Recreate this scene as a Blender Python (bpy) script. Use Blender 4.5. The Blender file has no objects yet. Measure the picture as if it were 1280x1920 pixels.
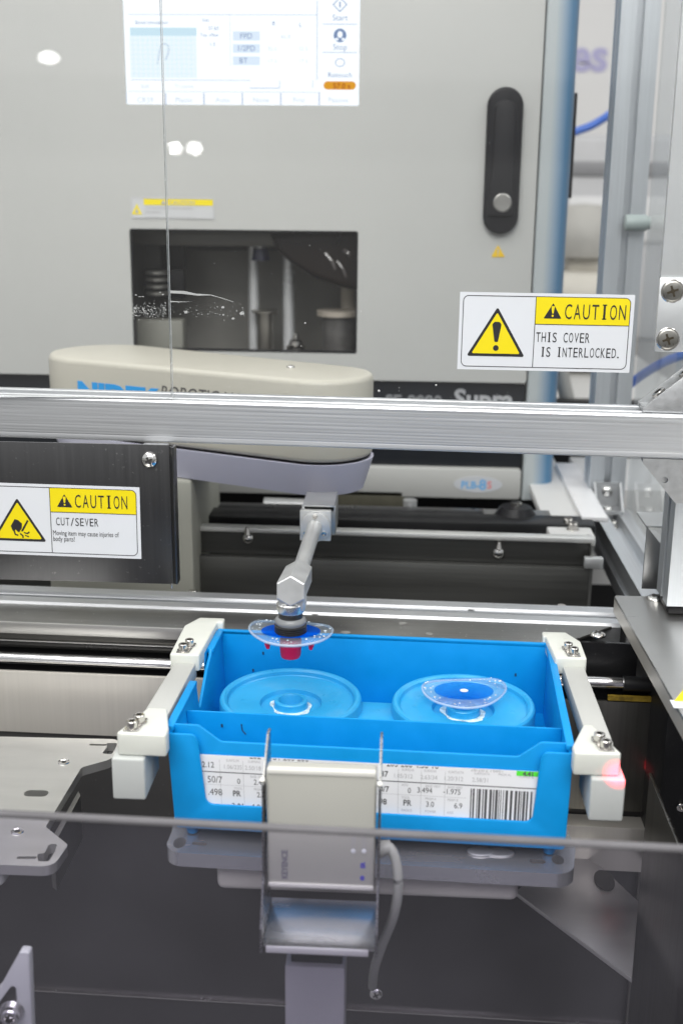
import bpy, bmesh, math, random
from mathutils import Vector, Matrix
S = bpy.context.scene
COL = S.collection
rnd = random.Random(7)

# ------------------------------------------------------------------ camera
F = 2200.0                                    # focal length in photo pixels (1280 x 1920)
CAM = Vector((0, 0, 1.30))
_yd = Vector(((770 - 640) / F, (960 - 350) / F, -1)).normalized()     # world +Y seen by the camera
_up = Vector((-(560 - 640) / F, 8040 / F, 1)); _up = (_up - _up.dot(_yd) * _yd).normalized()
_xd = _yd.cross(_up)
ROT = Matrix((_xd, _yd, _up))                 # camera -> world
cd = bpy.data.cameras.new('camera'); cam = bpy.data.objects.new('camera', cd); COL.objects.link(cam)
cam.matrix_world = Matrix.Translation(CAM) @ ROT.to_4x4()
cd.sensor_fit = 'AUTO'; cd.sensor_width = 36; cd.lens = F / 1920 * 36
cd.clip_start = .02; cd.clip_end = 60
cd.dof.use_dof = True; cd.dof.focus_distance = 1.0; cd.dof.aperture_fstop = 5.4
S.camera = cam
S.render.engine = 'CYCLES'
S.view_settings.view_transform = 'Standard'; S.view_settings.look = 'None'
S.view_settings.exposure = -.32; S.view_settings.gamma = 1
S.cycles.use_denoising = True
S.cycles.max_bounces = 10; S.cycles.transparent_max_bounces = 24; S.cycles.transmission_bounces = 8
S.cycles.caustics_reflective = False; S.cycles.caustics_refractive = False
S.cycles.sample_clamp_indirect = 6

# ------------------------------------------------------------------ surrounding hall light
W = bpy.data.worlds.new('World'); S.world = W; W.use_nodes = True
nt = W.node_tree; nt.nodes.clear()
tc = nt.nodes.new('ShaderNodeTexCoord'); sp = nt.nodes.new('ShaderNodeSeparateXYZ')
mp = nt.nodes.new('ShaderNodeMapRange'); mp.inputs[1].default_value = -1; mp.inputs[2].default_value = 1
rp = nt.nodes.new('ShaderNodeValToRGB'); bg = nt.nodes.new('ShaderNodeBackground'); ow = nt.nodes.new('ShaderNodeOutputWorld')
nt.links.new(tc.outputs['Generated'], sp.inputs[0]); nt.links.new(sp.outputs[2], mp.inputs[0])
nt.links.new(mp.outputs[0], rp.inputs[0]); nt.links.new(rp.outputs[0], bg.inputs[0]); nt.links.new(bg.outputs[0], ow.inputs[0])
stops = [(-1, (.05, .05, .05)), (-.45, (.10, .10, .10)), (-.2, (.22, .22, .215)), (-.05, (.46, .455, .44)), (.018, (.55, .55, .535)), (.026, (.15, .15, .15)),
         (.078, (.17, .17, .17)), (.086, (.72, .73, .735)), (.3, (.78, .79, .80)), (1, (1.0, 1.0, 1.0))]
el = rp.color_ramp.elements
while len(el) < len(stops): el.new(.5)
for e, (z, c) in zip(el, stops): e.position = (z + 1) / 2; e.color = (*c, 1)
bg.inputs[1].default_value = 1.0

def ray(px, py): return ROT @ Vector(((px - 640) / F, (960 - py) / F, -1))
def ay(px, py, Y): d = ray(px, py); return CAM + d * (Y / d.y)
def az(px, py, Z): d = ray(px, py); return CAM + d * ((Z - CAM.z) / d.z)
def ax(px, py, X): d = ray(px, py); return CAM + d * (X / d.x)
def wr(x0, y0, x1, y1, Y):
    """an upright rectangle on the plane Y: X0, X1, Z0, Z1"""
    cx, cy = (x0 + x1) / 2, (y0 + y1) / 2
    return ay(x0, cy, Y).x, ay(x1, cy, Y).x, ay(cx, y1, Y).z, ay(cx, y0, Y).z

def area(name, loc, target, size, power, col=(1, 1, 1), shape='RECTANGLE', sy=None):
    l = bpy.data.lights.new(name, 'AREA'); l.energy = power; l.color = col; l.shape = shape; l.size = size
    if shape in ('RECTANGLE', 'ELLIPSE'): l.size_y = sy or size
    o = bpy.data.objects.new(name, l); COL.objects.link(o); o.location = loc
    o.rotation_euler = (Vector(target) - Vector(loc)).to_track_quat('-Z', 'Y').to_euler()
    return o
area('ceiling_softbox', (-.5, -.2, 3.4), (0, 1.0, .95), 2.4, 52, (1, .985, .96), sy=1.0)
area('front_fill', (.1, -1.7, 3.3), (0, 1.4, 1.15), 3.2, 105, (1, .99, .97), sy=1.2)  # fill light added to brighten the machine front, no lamp seen there
area('hall_light', (1.6, .9, 3.0), (0, 1.0, .95), 1.2, 16, (1, .99, .97), sy=.6)
area('hall_light', (-1.5, 1.4, 3.2), (0, 1.1, .95), 1.0, 14, (1, .985, .96), sy=.6)
def blob(px, py, dist, w, h, L):
    """a ceiling spot whose reflection the cover shows at this place"""
    d = ray(px, py).normalized(); p = ay(px, py, 1.014); r = Vector((d.x, -d.y, d.z)); q = p + r * dist
    area('hall_spot', q, p, w, L * math.pi * w * h * .785, (1, .99, .97), 'ELLIPSE', h)
blob(92, 108, 4.5, .080, .045, 40); blob(329, 278, 4.5, .052, .048, 45); blob(365, 278, 4.5, .062, .048, 45)

# ------------------------------------------------------------------ materials
def M(name, col, rough=.5, metal=0.0, var=.05, scale=18, stretch=(1, 1, 1), bump=0.0, rvar=.06, specks=0.0, speck_scale=350, speck_col=(.7, .7, .68),
      spec=.5, emit=0, sss=0, coat=0, blotch=0.0, blotch_scale=10, blotch_col=(.6, .6, .6)):
    m = bpy.data.materials.new(name); m.use_nodes = True; n = m.node_tree; b = n.nodes['Principled BSDF']
    b.inputs['Metallic'].default_value = metal; b.inputs['Specular IOR Level'].default_value = spec
    if coat: b.inputs['Coat Weight'].default_value = coat; b.inputs['Coat Roughness'].default_value = .15
    if sss:
        b.inputs['Subsurface Weight'].default_value = sss; b.inputs['Subsurface Radius'].default_value = (.006, .006, .005)
        b.inputs['Subsurface Scale'].default_value = 1.0
    tcn = n.nodes.new('ShaderNodeTexCoord'); mpn = n.nodes.new('ShaderNodeMapping'); mpn.inputs['Scale'].default_value = stretch
    nz = n.nodes.new('ShaderNodeTexNoise'); nz.inputs['Scale'].default_value = scale; nz.inputs['Detail'].default_value = 6; nz.inputs['Roughness'].default_value = .62
    n.links.new(tcn.outputs['Object'], mpn.inputs[0]); n.links.new(mpn.outputs[0], nz.inputs['Vector'])
    mr = n.nodes.new('ShaderNodeMapRange'); mr.inputs[1].default_value = .25; mr.inputs[2].default_value = .75
    mr.inputs[3].default_value = 1 - var * 1.6; mr.inputs[4].default_value = 1 + var
    n.links.new(nz.outputs['Fac'], mr.inputs[0])
    vm = n.nodes.new('ShaderNodeVectorMath'); vm.operation = 'SCALE'; vm.inputs[0].default_value = col
    n.links.new(mr.outputs[0], vm.inputs['Scale']); last = vm.outputs[0]
    def over(last, sc, lo, hi, c, amt):
        z = n.nodes.new('ShaderNodeTexNoise'); z.inputs['Scale'].default_value = sc; z.inputs['Detail'].default_value = 3
        n.links.new(tcn.outputs['Object'], z.inputs['Vector'])
        q = n.nodes.new('ShaderNodeMapRange'); q.inputs[1].default_value = lo; q.inputs[2].default_value = hi; q.inputs[4].default_value = amt
        n.links.new(z.outputs['Fac'], q.inputs[0])
        x = n.nodes.new('ShaderNodeMix'); x.data_type = 'RGBA'; x.inputs[7].default_value = (*c, 1)
        n.links.new(q.outputs[0], x.inputs[0]); n.links.new(last, x.inputs[6]); return x.outputs[2]
    if blotch: last = over(last, blotch_scale, .52, .75, blotch_col, blotch)
    if specks: last = over(last, speck_scale, .68, .74, speck_col, specks)
    n.links.new(last, b.inputs['Base Color'])
    r2 = n.nodes.new('ShaderNodeMapRange'); r2.inputs[1].default_value = .3; r2.inputs[2].default_value = .7
    r2.inputs[3].default_value = max(.02, rough - rvar); r2.inputs[4].default_value = rough + rvar
    n.links.new(nz.outputs['Fac'], r2.inputs[0]); n.links.new(r2.outputs[0], b.inputs['Roughness'])
    if bump:
        bp = n.nodes.new('ShaderNodeBump'); bp.inputs['Strength'].default_value = bump; bp.inputs['Distance'].default_value = .001
        n.links.new(nz.outputs['Fac'], bp.inputs['Height']); n.links.new(bp.outputs[0], b.inputs['Normal'])
    if emit: b.inputs['Emission Color'].default_value = (*col, 1); b.inputs['Emission Strength'].default_value = emit
    return m
def clear(name, tint=(.96, .97, .97), rough=0.0, ior=1.45, haze=0.0, haze_col=(.8, .8, .82), edge=0.0):
    """acrylic sheet: lets light straight through, reflects by Fresnel, a veil of haze painted in as diffuse colour"""
    m = bpy.data.materials.new(name); m.use_nodes = True; n = m.node_tree; n.nodes.clear()
    o = n.nodes.new('ShaderNodeOutputMaterial'); t = n.nodes.new('ShaderNodeBsdfTransparent'); t.inputs[0].default_value = (*tint, 1)
    g = n.nodes.new('ShaderNodeBsdfGlossy'); g.inputs['Roughness'].default_value = rough
    fr = n.nodes.new('ShaderNodeFresnel'); fr.inputs[0].default_value = ior
    mx = n.nodes.new('ShaderNodeMixShader'); ge = n.nodes.new('ShaderNodeNewGeometry'); iv = n.nodes.new('ShaderNodeMath'); iv.operation = 'SUBTRACT'; iv.inputs[0].default_value = 1
    ml = n.nodes.new('ShaderNodeMath'); ml.operation = 'MULTIPLY'; n.links.new(ge.outputs['Backfacing'], iv.inputs[1]); n.links.new(iv.outputs[0], ml.inputs[0]); n.links.new(fr.outputs[0], ml.inputs[1])
    n.links.new(ml.outputs[0], mx.inputs[0]); n.links.new(t.outputs[0], mx.inputs[1]); n.links.new(g.outputs[0], mx.inputs[2])
    last = mx.outputs[0]
    if haze:
        d = n.nodes.new('ShaderNodeBsdfDiffuse'); d.inputs[0].default_value = (*haze_col, 1)
        tcn = n.nodes.new('ShaderNodeTexCoord'); nz = n.nodes.new('ShaderNodeTexNoise'); nz.inputs['Scale'].default_value = 9; nz.inputs['Detail'].default_value = 5
        n.links.new(tcn.outputs['Object'], nz.inputs['Vector'])
        mr = n.nodes.new('ShaderNodeMapRange'); mr.inputs[1].default_value = .3; mr.inputs[2].default_value = .7; mr.inputs[3].default_value = haze * .6; mr.inputs[4].default_value = haze * 1.4
        n.links.new(nz.outputs['Fac'], mr.inputs[0])
        m2 = n.nodes.new('ShaderNodeMixShader'); n.links.new(mr.outputs[0], m2.inputs[0]); n.links.new(last, m2.inputs[1]); n.links.new(d.outputs[0], m2.inputs[2]); last = m2.outputs[0]
    n.links.new(last, o.inputs[0]); return m
def glass(name, col, rough=.02, ior=1.5, trans=1.0):
    m = bpy.data.materials.new(name); m.use_nodes = True; b = m.node_tree.nodes['Principled BSDF']
    b.inputs['Base Color'].default_value = (*col, 1); b.inputs['Roughness'].default_value = rough; b.inputs['IOR'].default_value = ior
    b.inputs['Transmission Weight'].default_value = trans; return m
def glow(name, col, s):
    m = bpy.data.materials.new(name); m.use_nodes = True; n = m.node_tree; n.nodes.clear()
    o = n.nodes.new('ShaderNodeOutputMaterial'); e = n.nodes.new('ShaderNodeEmission'); e.inputs[0].default_value = (*col, 1); e.inputs[1].default_value = s
    n.links.new(e.outputs[0], o.inputs[0]); return m

ALU = M('extruded_aluminium', (.70, .715, .735), .42, .85, .06, 9, (.7, 55, 75), .035, .05)
ALUV = M('extruded_aluminium_upright', (.60, .63, .66), .44, .85, .06, 7, (60, 60, .8), .03, .05)
ALUY = M('extruded_aluminium_deep', (.78, .80, .82), .36, .9, .08, 7, (60, .8, 60), .08, .08)
ALUM = M('machined_aluminium', (.70, .71, .71), .40, .72, .05, 60, (1, 1, 1), .05)
CAST = M('cast_aluminium', (.50, .51, .52), .42, .8, .08, 140, (1, 1, 1), .25, specks=.25, speck_scale=500)
PLATE = M('anodised_plate', (.70, .695, .67), .33, .85, .05, 9, (1, 6, 1), .02)
STEEL = M('brushed_steel', (.66, .63, .575), .36, .55, .03, 7, (60, 60, .7), .05, .06)
STEELX = M('brushed_steel_sheet', (.66, .65, .63), .33, 1.0, .03, 7, (.7, 60, 60), .05, .06)
DUSTY = M('dusty_steel', (.27, .267, .255), .34, .9, .10, 7, (.7, 60, 60), .05, .06, specks=.55, speck_scale=330, blotch=.12, blotch_scale=14)
DARKSTEEL = M('dark_steel_guard', (.10, .10, .103), .33, .9, .05, 7, (50, 50, .8), .02, .05, specks=.12, speck_scale=260)
DARKPANEL = M('dark_machine_panel', (.075, .073, .072), .36, .5, .08, 9, (1, 1, 1), 0, .06, specks=.10, speck_scale=420)
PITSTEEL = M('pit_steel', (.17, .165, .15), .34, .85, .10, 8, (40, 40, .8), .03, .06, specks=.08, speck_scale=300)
BLACK = M('black_anodised', (.012, .012, .013), .38, .2, .1, 30, specks=.35, speck_scale=520, speck_col=(.10, .10, .10))
BLACKP = M('black_plastic', (.012, .012, .014), .36, 0, .08, 40, spec=.2)
ROD = M('polished_rod', (.80, .80, .81), .10, 1.0, .02)
SCREW = M('steel_screw', (.62, .60, .57), .22, 1.0, .06, 80)
CHROME = M('polished_screw', (.78, .77, .75), .12, 1.0, .03, 80)
HOLE = M('screw_recess', (.06, .058, .055), .5, .5)
NYLON = M('white_nylon', (.68, .695, .64), .42, 0, .03, 40, sss=.15)
BARW = M('pale_grip_bar', (.47, .475, .455), .5, 0, .03, 30, bump=.03)
BLUE = M('blue_tray_plastic', (.001, .285, .69), .42, 0, .05, 40, (1, 1, 1), .03, .06, spec=.4)
BLUEL = M('blue_cup_plastic', (.025, .35, .68), .32, 0, .05, 40, (1, 1, 1), .03, .06, spec=.45, blotch=.14, blotch_scale=28, blotch_col=(.35, .62, .80))
POWDER = M('white_powder', (.60, .74, .82), .9, 0, .4, 160)
PAPER = M('label_paper', (.80, .81, .83), .7, 0, .02, 20)
INK = M('black_ink', (.085, .085, .09), .6, 0, .02)
GREYINK = M('grey_ink', (.44, .44, .45), .6, 0, .02)
GREEN = M('green_highlight', (.10, .78, .05), .7, 0, .02)
MACH = M('machine_grey_paint', (.485, .49, .473), .42, 0, .02, 3, bump=.01)
MACHB = M('machine_black_band', (.012, .014, .018), .35, 0, .05)
MACHC = M('machine_pale_pillar', (.50, .54, .56), .35, 0, .03)
MACHBL = M('machine_blue_edge', (.15, .31, .49), .35, 0, .04)
CREAM = M('cream_arm_cover', (.52, .50, .43), .42, 0, .02, 6)
LILAC = M('lilac_arm_housing', (.60, .60, .73), .42, 0, .02, 8)
COLCREAM = M('column_paint', (.46, .46, .40), .45, 0, .02)
NAVY = M('blue_lettering', (.02, .34, .80), .5, 0, .02)
GREYL = M('dark_lettering', (.11, .105, .10), .5, 0, .02)
SILVL = M('silver_lettering', (.50, .51, .53), .4, 0, .02)
REDL = M('red_lettering', (.70, .10, .10), .5, 0, .02)
YEL = M('safety_yellow', (.86, .70, .004), .45, 0, .02)
STWHITE = M('sticker_white', (.72, .74, .77), .4, 0, .015)
LBLACK = M('sticker_black', (.022, .022, .024), .45, 0, .02)
SMALLST = M('sticker_grey', (.56, .57, .58), .45, 0, .02)
AMBER = M('amber_yellow', (.80, .52, .01), .45, 0, .02)
PANE = clear('clear_acrylic', (.985, .988, .988), 0, 1.62, .006)
COVER = clear('clear_cover_sheet', (.865, .855, .91), .02, 1.45, .017, (.62, .61, .70))
SIDEP = clear('side_acrylic', (.95, .965, .97), .0, 1.45, .03)
PEDGE = M('acrylic_cut_edge', (.70, .73, .74), .25, 0, .05, 30, (1, 1, 4))
CEDGE = M('dark_acrylic_edge', (.155, .15, .16), .5, 0, .18, 12, (1, 1, 1), specks=.2, speck_scale=60, speck_col=(.35, .34, .34))
WALLM = M('white_hall_wall', (.72, .71, .70), .7, 0, .03, 2)
LENS = clear('lens_plastic', (.92, .965, .99), .02, 1.5, .07, (.75, .85, .95))
LENSRIM = clear('frosted_lens_edge', (.80, .88, .96), .15, 1.5, .30, (.72, .82, .92))
FILM = clear('blue_lens_pad', (.20, .52, .98), .1, 1.5, .55, (.002, .13, .72))
FILML = clear('pale_blue_lens_pad', (.40, .72, .99), .1, 1.5, .22, (.004, .20, .74))
RED = M('red_rubber', (.60, .008, .075), .45, 0, .05)
CUPB = M('dark_suction_collar', (.07, .072, .075), .28, .4, .3, 30, (1, 1, 6))
RUBB = M('grey_rubber_ring', (.24, .25, .26), .25, 0, .08)
SENSG = M('sensor_grey', (.44, .437, .395), .42, 0, .02, 12)
SENSE = M('sensor_pale_edge', (.72, .71, .66), .4, 0, .02)
BRK = M('folded_steel', (.34, .34, .33), .28, 1.0, .06, 8, (1, 40, 40))
CABLE = M('grey_cable', (.40, .41, .37), .5, 0, .04, 30)
DROP = glass('water', (1, 1, 1), .0, 1.33)
WET = M('wet_sparkle', (.55, .62, .68), .06, .2, .1, spec=1.0)
FLAKE = M('glue_residue', (.44, .45, .44), .7, 0, .1, 200)
HOSE = M('blue_hose', (.06, .17, .62), .35, 0, .04)
DKIN = M('dark_interior', (.060, .060, .058), .45, .2, .12, 9)
GREYIN = M('interior_grey', (.24, .24, .235), .4, .4, .1, 9)
LEATH = M('brown_rubber_cover', (.010, .006, .005), .30, 0, .2, 14, spec=.25)
BRASS = M('brass', (.55, .36, .10), .3, 1.0, .06)
SCR = glow('screen_white', (.91, .96, 1.0), 1.55)
SCRB = glow('screen_pale_blue', (.66, .88, 1.0), 1.2)
SCRC = glow('screen_cell_blue', (.74, .86, 1.0), 1.3)
SCRK = glow('screen_dark_blue', (.26, .38, .66), .9)
SCRG = glow('screen_grey_ink', (.52, .62, .84), 1.0)
SCRO = glow('screen_orange', (1.0, .44, .02), 1.0)
TABLE = M('white_table', (.66, .66, .65), .45, 0, .03, 5)
CREAMD = M('cream_device', (.62, .59, .52), .5, 0, .05)

# ------------------------------------------------------------------ mesh helpers
ROOTM = {}
def fillet(pts, r, n=5):
    out = []; N = len(pts); rs = r if isinstance(r, (list, tuple)) else [r] * N
    for i in range(N):
        p = Vector(pts[i][:2]); a = Vector(pts[i - 1][:2]) - p; b = Vector(pts[(i + 1) % N][:2]) - p; rr = rs[i]
        if rr <= 0: out.append(tuple(p)); continue
        la, lb = a.length, b.length; a.normalize(); b.normalize(); ang = a.angle(b, math.pi)
        if ang > 3.12: out.append(tuple(p)); continue
        t = min(rr / math.tan(ang / 2), la * .49, lb * .49); rr = t * math.tan(ang / 2)
        c = p + (a + b).normalized() * (rr / math.sin(ang / 2)); s = p + a * t - c; e = p + b * t - c
        th = s.angle(e, 0); sg = 1 if s.x * e.y - s.y * e.x > 0 else -1; a0 = math.atan2(s.y, s.x)
        for k in range(n + 1): q = a0 + sg * th * k / n; out.append((c.x + rr * math.cos(q), c.y + rr * math.sin(q)))
    return out
def rrect(x0, y0, x1, y1, r, n=5): return fillet([(x0, y0), (x1, y0), (x1, y1), (x0, y1)], r, n)
def ellipse(cx, cy, a, b, n=32): return [(cx + a * math.cos(2 * math.pi * k / n), cy + b * math.sin(2 * math.pi * k / n)) for k in range(n)]
def frame(o, u, v):
    """matrix whose x runs along u, y along v, z = u x v"""
    u = Vector(u).normalized(); v = Vector(v); w = u.cross(v).normalized(); v = w.cross(u)
    m = Matrix((u, v, w)).transposed().to_4x4(); m.translation = Vector(o); return m
FRONT = lambda Y: frame((0, Y, 0), (1, 0, 0), (0, 0, 1))          # x = X, y = Z, z towards the camera
TOP = lambda Z: frame((0, 0, Z), (1, 0, 0), (0, 1, 0))            # x = X, y = Y, z up

class MB:
    def __init__(s): s.bm = bmesh.new()
    def add(s, verts, faces, mtx=None):
        vs = [s.bm.verts.new((mtx @ Vector(v)) if mtx else Vector(v)) for v in verts]
        for f in faces:
            try: s.bm.faces.new([vs[i] for i in f])
            except ValueError: pass
        return s
    def join(s, b, mtx=None):
        if mtx: bmesh.ops.transform(b, matrix=mtx, verts=b.verts)
        me = bpy.data.meshes.new('t'); b.to_mesh(me); b.free(); s.bm.from_mesh(me); bpy.data.meshes.remove(me); return s
    def box(s, x0, x1, y0, y1, z0, z1, bev=0.0, seg=2, mtx=None):
        b = bmesh.new(); bmesh.ops.create_cube(b, size=1)
        for v in b.verts: v.co = Vector((x0 + (v.co.x + .5) * (x1 - x0), y0 + (v.co.y + .5) * (y1 - y0), z0 + (v.co.z + .5) * (z1 - z0)))
        if bev: bmesh.ops.bevel(b, geom=list(b.edges), offset=min(bev, .45 * min(abs(x1 - x0), abs(y1 - y0), abs(z1 - z0))), segments=seg, profile=.5, affect='EDGES')
        return s.join(b, mtx)
    def prism(s, pts, z0, z1, mtx=None, bev=0.0, seg=2, top=None):
        b = bmesh.new(); lo = [b.verts.new((p[0], p[1], z0)) for p in pts]; tp = top or pts; hi = [b.verts.new((p[0], p[1], z1)) for p in tp]
        N = len(pts); fl = b.faces.new(lo[::-1]); fh = b.faces.new(hi)
        for i in range(N): b.faces.new((lo[i], lo[(i + 1) % N], hi[(i + 1) % N], hi[i]))
        bmesh.ops.recalc_face_normals(b, faces=b.faces)
        if bev:
            eg = [e for e in b.edges if (e.verts[0] in lo) == (e.verts[1] in lo)]
            bmesh.ops.bevel(b, geom=eg, offset=bev, segments=seg, profile=.5, affect='EDGES')
        return s.join(b, mtx)
    def holed(s, outline, holes, z0, z1, mtx=None):
        """flat plate with openings"""
        c = bpy.data.curves.new('t', 'CURVE'); c.dimensions = '2D'; c.fill_mode = 'BOTH'; c.extrude = abs(z1 - z0) / 2
        for L in [outline] + list(holes):
            sp_ = c.splines.new('POLY'); sp_.points.add(len(L) - 1); sp_.use_cyclic_u = True
            for q, p in zip(sp_.points, L): q.co = (p[0], p[1], 0, 1)
        return s.curve(c, Matrix.Translation((0, 0, (z0 + z1) / 2)) if not mtx else mtx @ Matrix.Translation((0, 0, (z0 + z1) / 2)))
    def curve(s, c, mtx):
        o = bpy.data.objects.new('t', c); COL.objects.link(o); dg = bpy.context.evaluated_depsgraph_get(); dg.update()
        me = bpy.data.meshes.new_from_object(o.evaluated_get(dg)); bpy.data.objects.remove(o)
        b = bmesh.new(); b.from_mesh(me); bpy.data.meshes.remove(me); bpy.data.curves.remove(c)
        bmesh.ops.remove_doubles(b, verts=b.verts, dist=1e-6)
        return s.join(b, mtx)
    def text(s, t, size, mtx, xs=1.0, align='LEFT', mono=0.0, depth=.00004, bold=0.0, shear=0.0):
        if mono:
            for i, ch in enumerate(t):
                if ch == ' ': continue
                g = MB(); g.text(ch, size, Matrix(), 1, 'LEFT', 0, depth, bold, shear)
                a = min(v.co.x for v in g.bm.verts); b = max(v.co.x for v in g.bm.verts); wd = b - a
                k = mono * .76 / wd if ch not in 'I./!' else (1.0 if ch != '/' else mono * .7 / wd)
                if ch == 'I':
                    hh = size * .70; q = size * .055; ww = mono * .24
                    for zz in (0, hh - q): g.box(a + wd / 2 - ww, a + wd / 2 + ww, zz, zz + q, -depth, depth)
                s.join(g.bm, mtx @ Matrix.Translation((mono * (i + .5), 0, 0)) @ Matrix.Diagonal((k, 1, 1, 1)) @ Matrix.Translation((-(a + b) / 2 if ch != '.' else -b - mono * .05, 0, 0)))
            return s
        c = bpy.data.curves.new('t', 'FONT'); c.body = t; c.size = size; c.align_x = align; c.extrude = depth; c.offset = bold; c.shear = shear; c.resolution_u = 3
        return s.curve(c, mtx @ Matrix.Diagonal((xs, 1, 1, 1)))
    def cyl(s, p0, p1, r0, r1=None, n=24, bev=0.0):
        p0 = Vector(p0); p1 = Vector(p1); d = p1 - p0; b = bmesh.new(); r1 = r0 if r1 is None else r1
        bmesh.ops.create_cone(b, cap_ends=True, segments=n, radius1=r0, radius2=r1, depth=d.length)
        if bev:
            eg = [e for e in b.edges if abs(e.verts[0].co.z - e.verts[1].co.z) < 1e-9]
            bmesh.ops.bevel(b, geom=eg, offset=bev, segments=2, profile=.5, affect='EDGES')
        return s.join(b, Matrix.Translation((p0 + p1) / 2) @ d.to_track_quat('Z', 'Y').to_matrix().to_4x4())
    def lathe(s, prof, mtx=None, n=48):
        vs = []; fs = []; k = len(prof)
        for i in range(n):
            a = 2 * math.pi * i / n
            for r, z in prof: vs.append((r * math.cos(a), r * math.sin(a), z))
        for i in range(n):
            j = (i + 1) % n
            for q in range(k - 1): fs.append((i * k + q, j * k + q, j * k + q + 1, i * k + q + 1))
        b = bmesh.new(); V = [b.verts.new(v) for v in vs]
        for f in fs: b.faces.new([V[i] for i in f])
        bmesh.ops.remove_doubles(b, verts=b.verts, dist=1e-7); bmesh.ops.recalc_face_normals(b, faces=b.faces)
        return s.join(b, mtx)
    def tube(s, pts, r, n=12, sub=6):
        P = [Vector(p) for p in pts]; path = []
        for i in range(len(P) - 1):
            a, b, c, d = P[max(i - 1, 0)], P[i], P[i + 1], P[min(i + 2, len(P) - 1)]
            for k in range(sub):
                t = k / sub; path.append(.5 * ((2 * b) + (c - a) * t + (2 * a - 5 * b + 4 * c - d) * t * t + (3 * b - a - 3 * c + d) * t ** 3))
        path.append(P[-1]); vs = []; fs = []; up = Vector((0, 0, 1))
        for i, p in enumerate(path):
            t = (path[min(i + 1, len(path) - 1)] - path[max(i - 1, 0)]).normalized(); u = t.cross(up)
            if u.length < .05: u = t.cross(Vector((0, 1, 0)))
            u.normalize(); v = u.cross(t)
            for k in range(n): q = 2 * math.pi * k / n; vs.append(p + (u * math.cos(q) + v * math.sin(q)) * r)
        for i in range(len(path) - 1):
            for k in range(n): fs.append((i * n + k, i * n + (k + 1) % n, (i + 1) * n + (k + 1) % n, (i + 1) * n + k))
        fs += [tuple(range(n))[::-1], tuple((len(path) - 1) * n + k for k in range(n))]
        return s.add(vs, fs)
    def build(s, name, mat, parent=None, ang=.6, recalc=True):
        mt = ROOTM.get(parent.name) if parent else None
        if mt is not None: bmesh.ops.transform(s.bm, matrix=mt.inverted(), verts=s.bm.verts)
        if recalc: bmesh.ops.recalc_face_normals(s.bm, faces=s.bm.faces)
        me = bpy.data.meshes.new(name); s.bm.to_mesh(me); s.bm.free()
        for p in me.polygons: p.use_smooth = True
        me.set_sharp_from_angle(angle=ang)
        for m in (mat if isinstance(mat, (list, tuple)) else [mat]): me.materials.append(m)
        o = bpy.data.objects.new(name, me); COL.objects.link(o)
        if parent:
            o.parent = parent
            ROOTM[o.name] = mt
        return o
def tag(o, label, cat, group=None, kind=None):
    o['label'] = label; o['category'] = cat
    if group: o['group'] = group
    if kind: o['kind'] = kind
    return o
def thing(name, loc, label, cat, group=None, rz=0.0):
    o = bpy.data.objects.new(name, None); COL.objects.link(o); o.location = loc; o.rotation_euler = (0, 0, rz); o.empty_display_size = .02
    ROOTM[o.name] = Matrix.Translation(Vector(loc)) @ Matrix.Rotation(rz, 4, 'Z')
    return tag(o, label, cat, group)
def struct(o): o['kind'] = 'structure'; return o

def pan_screw(parent, p, nrm, r, mat=CHROME, name='screw', domed=.45, cross=True):
    """domed cross-recess screw"""
    q = Vector(nrm).to_track_quat('Z', 'Y').to_matrix().to_4x4(); q.translation = Vector(p)
    prof = [(r, -.0002), (r, r * .10)] + [(r * math.cos(a), r * .10 + r * domed * math.sin(a)) for a in (.25, .5, .8, 1.1, 1.35)] + [(0, r * (.10 + domed))]
    h = MB().lathe(prof, q, 28).build(name, mat, parent, .9)
    if cross:
        c = MB(); w = r * .13; l = r * .46; t = r * (.10 + domed)
        c.box(-l, l, -w, w, t - r * .30, t + r * .015, mtx=q @ Matrix.Rotation(.5, 4, 'Z')); c.box(-w, w, -l, l, t - r * .30, t + r * .012, mtx=q @ Matrix.Rotation(.5, 4, 'Z'))
        c.build('cross_recess', HOLE, h)
    return h
def cap_screw(parent, p, r=.0036, h=.006, nrm=(0, 0, 1), washer=True, mat=SCREW):
    """socket head cap screw"""
    q = Vector(nrm).to_track_quat('Z', 'Y').to_matrix().to_4x4(); q.translation = Vector(p)
    m = MB(); w = r * .55
    m.lathe([(0, h - r * .9), (w, h - r * .9), (w, h - .0001), (r * .88, h), (r, h - r * .12), (r, 0), (0, 0)], q, 24)
    if washer: m.lathe([(r * .9, .0009), (r * 1.32, .0009), (r * 1.36, .0006), (r * 1.36, -.0002)], q, 24)
    o = m.build('screw', mat, parent, .5)
    MB().lathe([(0, h - r * .85), (w * .96, h - r * .85)], q, 6).build('hex_socket', HOLE, o)
    return o

# ================================================================== SETTING
struct(MB().box(-2.5, 3.5, 3.6, 3.7, -.2, 3.5).build('wall', WALLM))
w_ = bpy.data.objects['wall']
m = MB(); mt = FRONT(3.598)
p = ay(1066, 132, 3.6); m.text('es', .125, mt @ Matrix.Translation((p.x, p.z, 0)), bold=.004); m.build('lettering', M('violet_lettering', (.40, .38, .60), .6), w_)
struct(MB().box(-3, 3, -1.5, 3.6, -.06, 0).build('floor', M('grey_carpet', (.16, .16, .16), .9, 0, .1, 80)))

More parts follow.
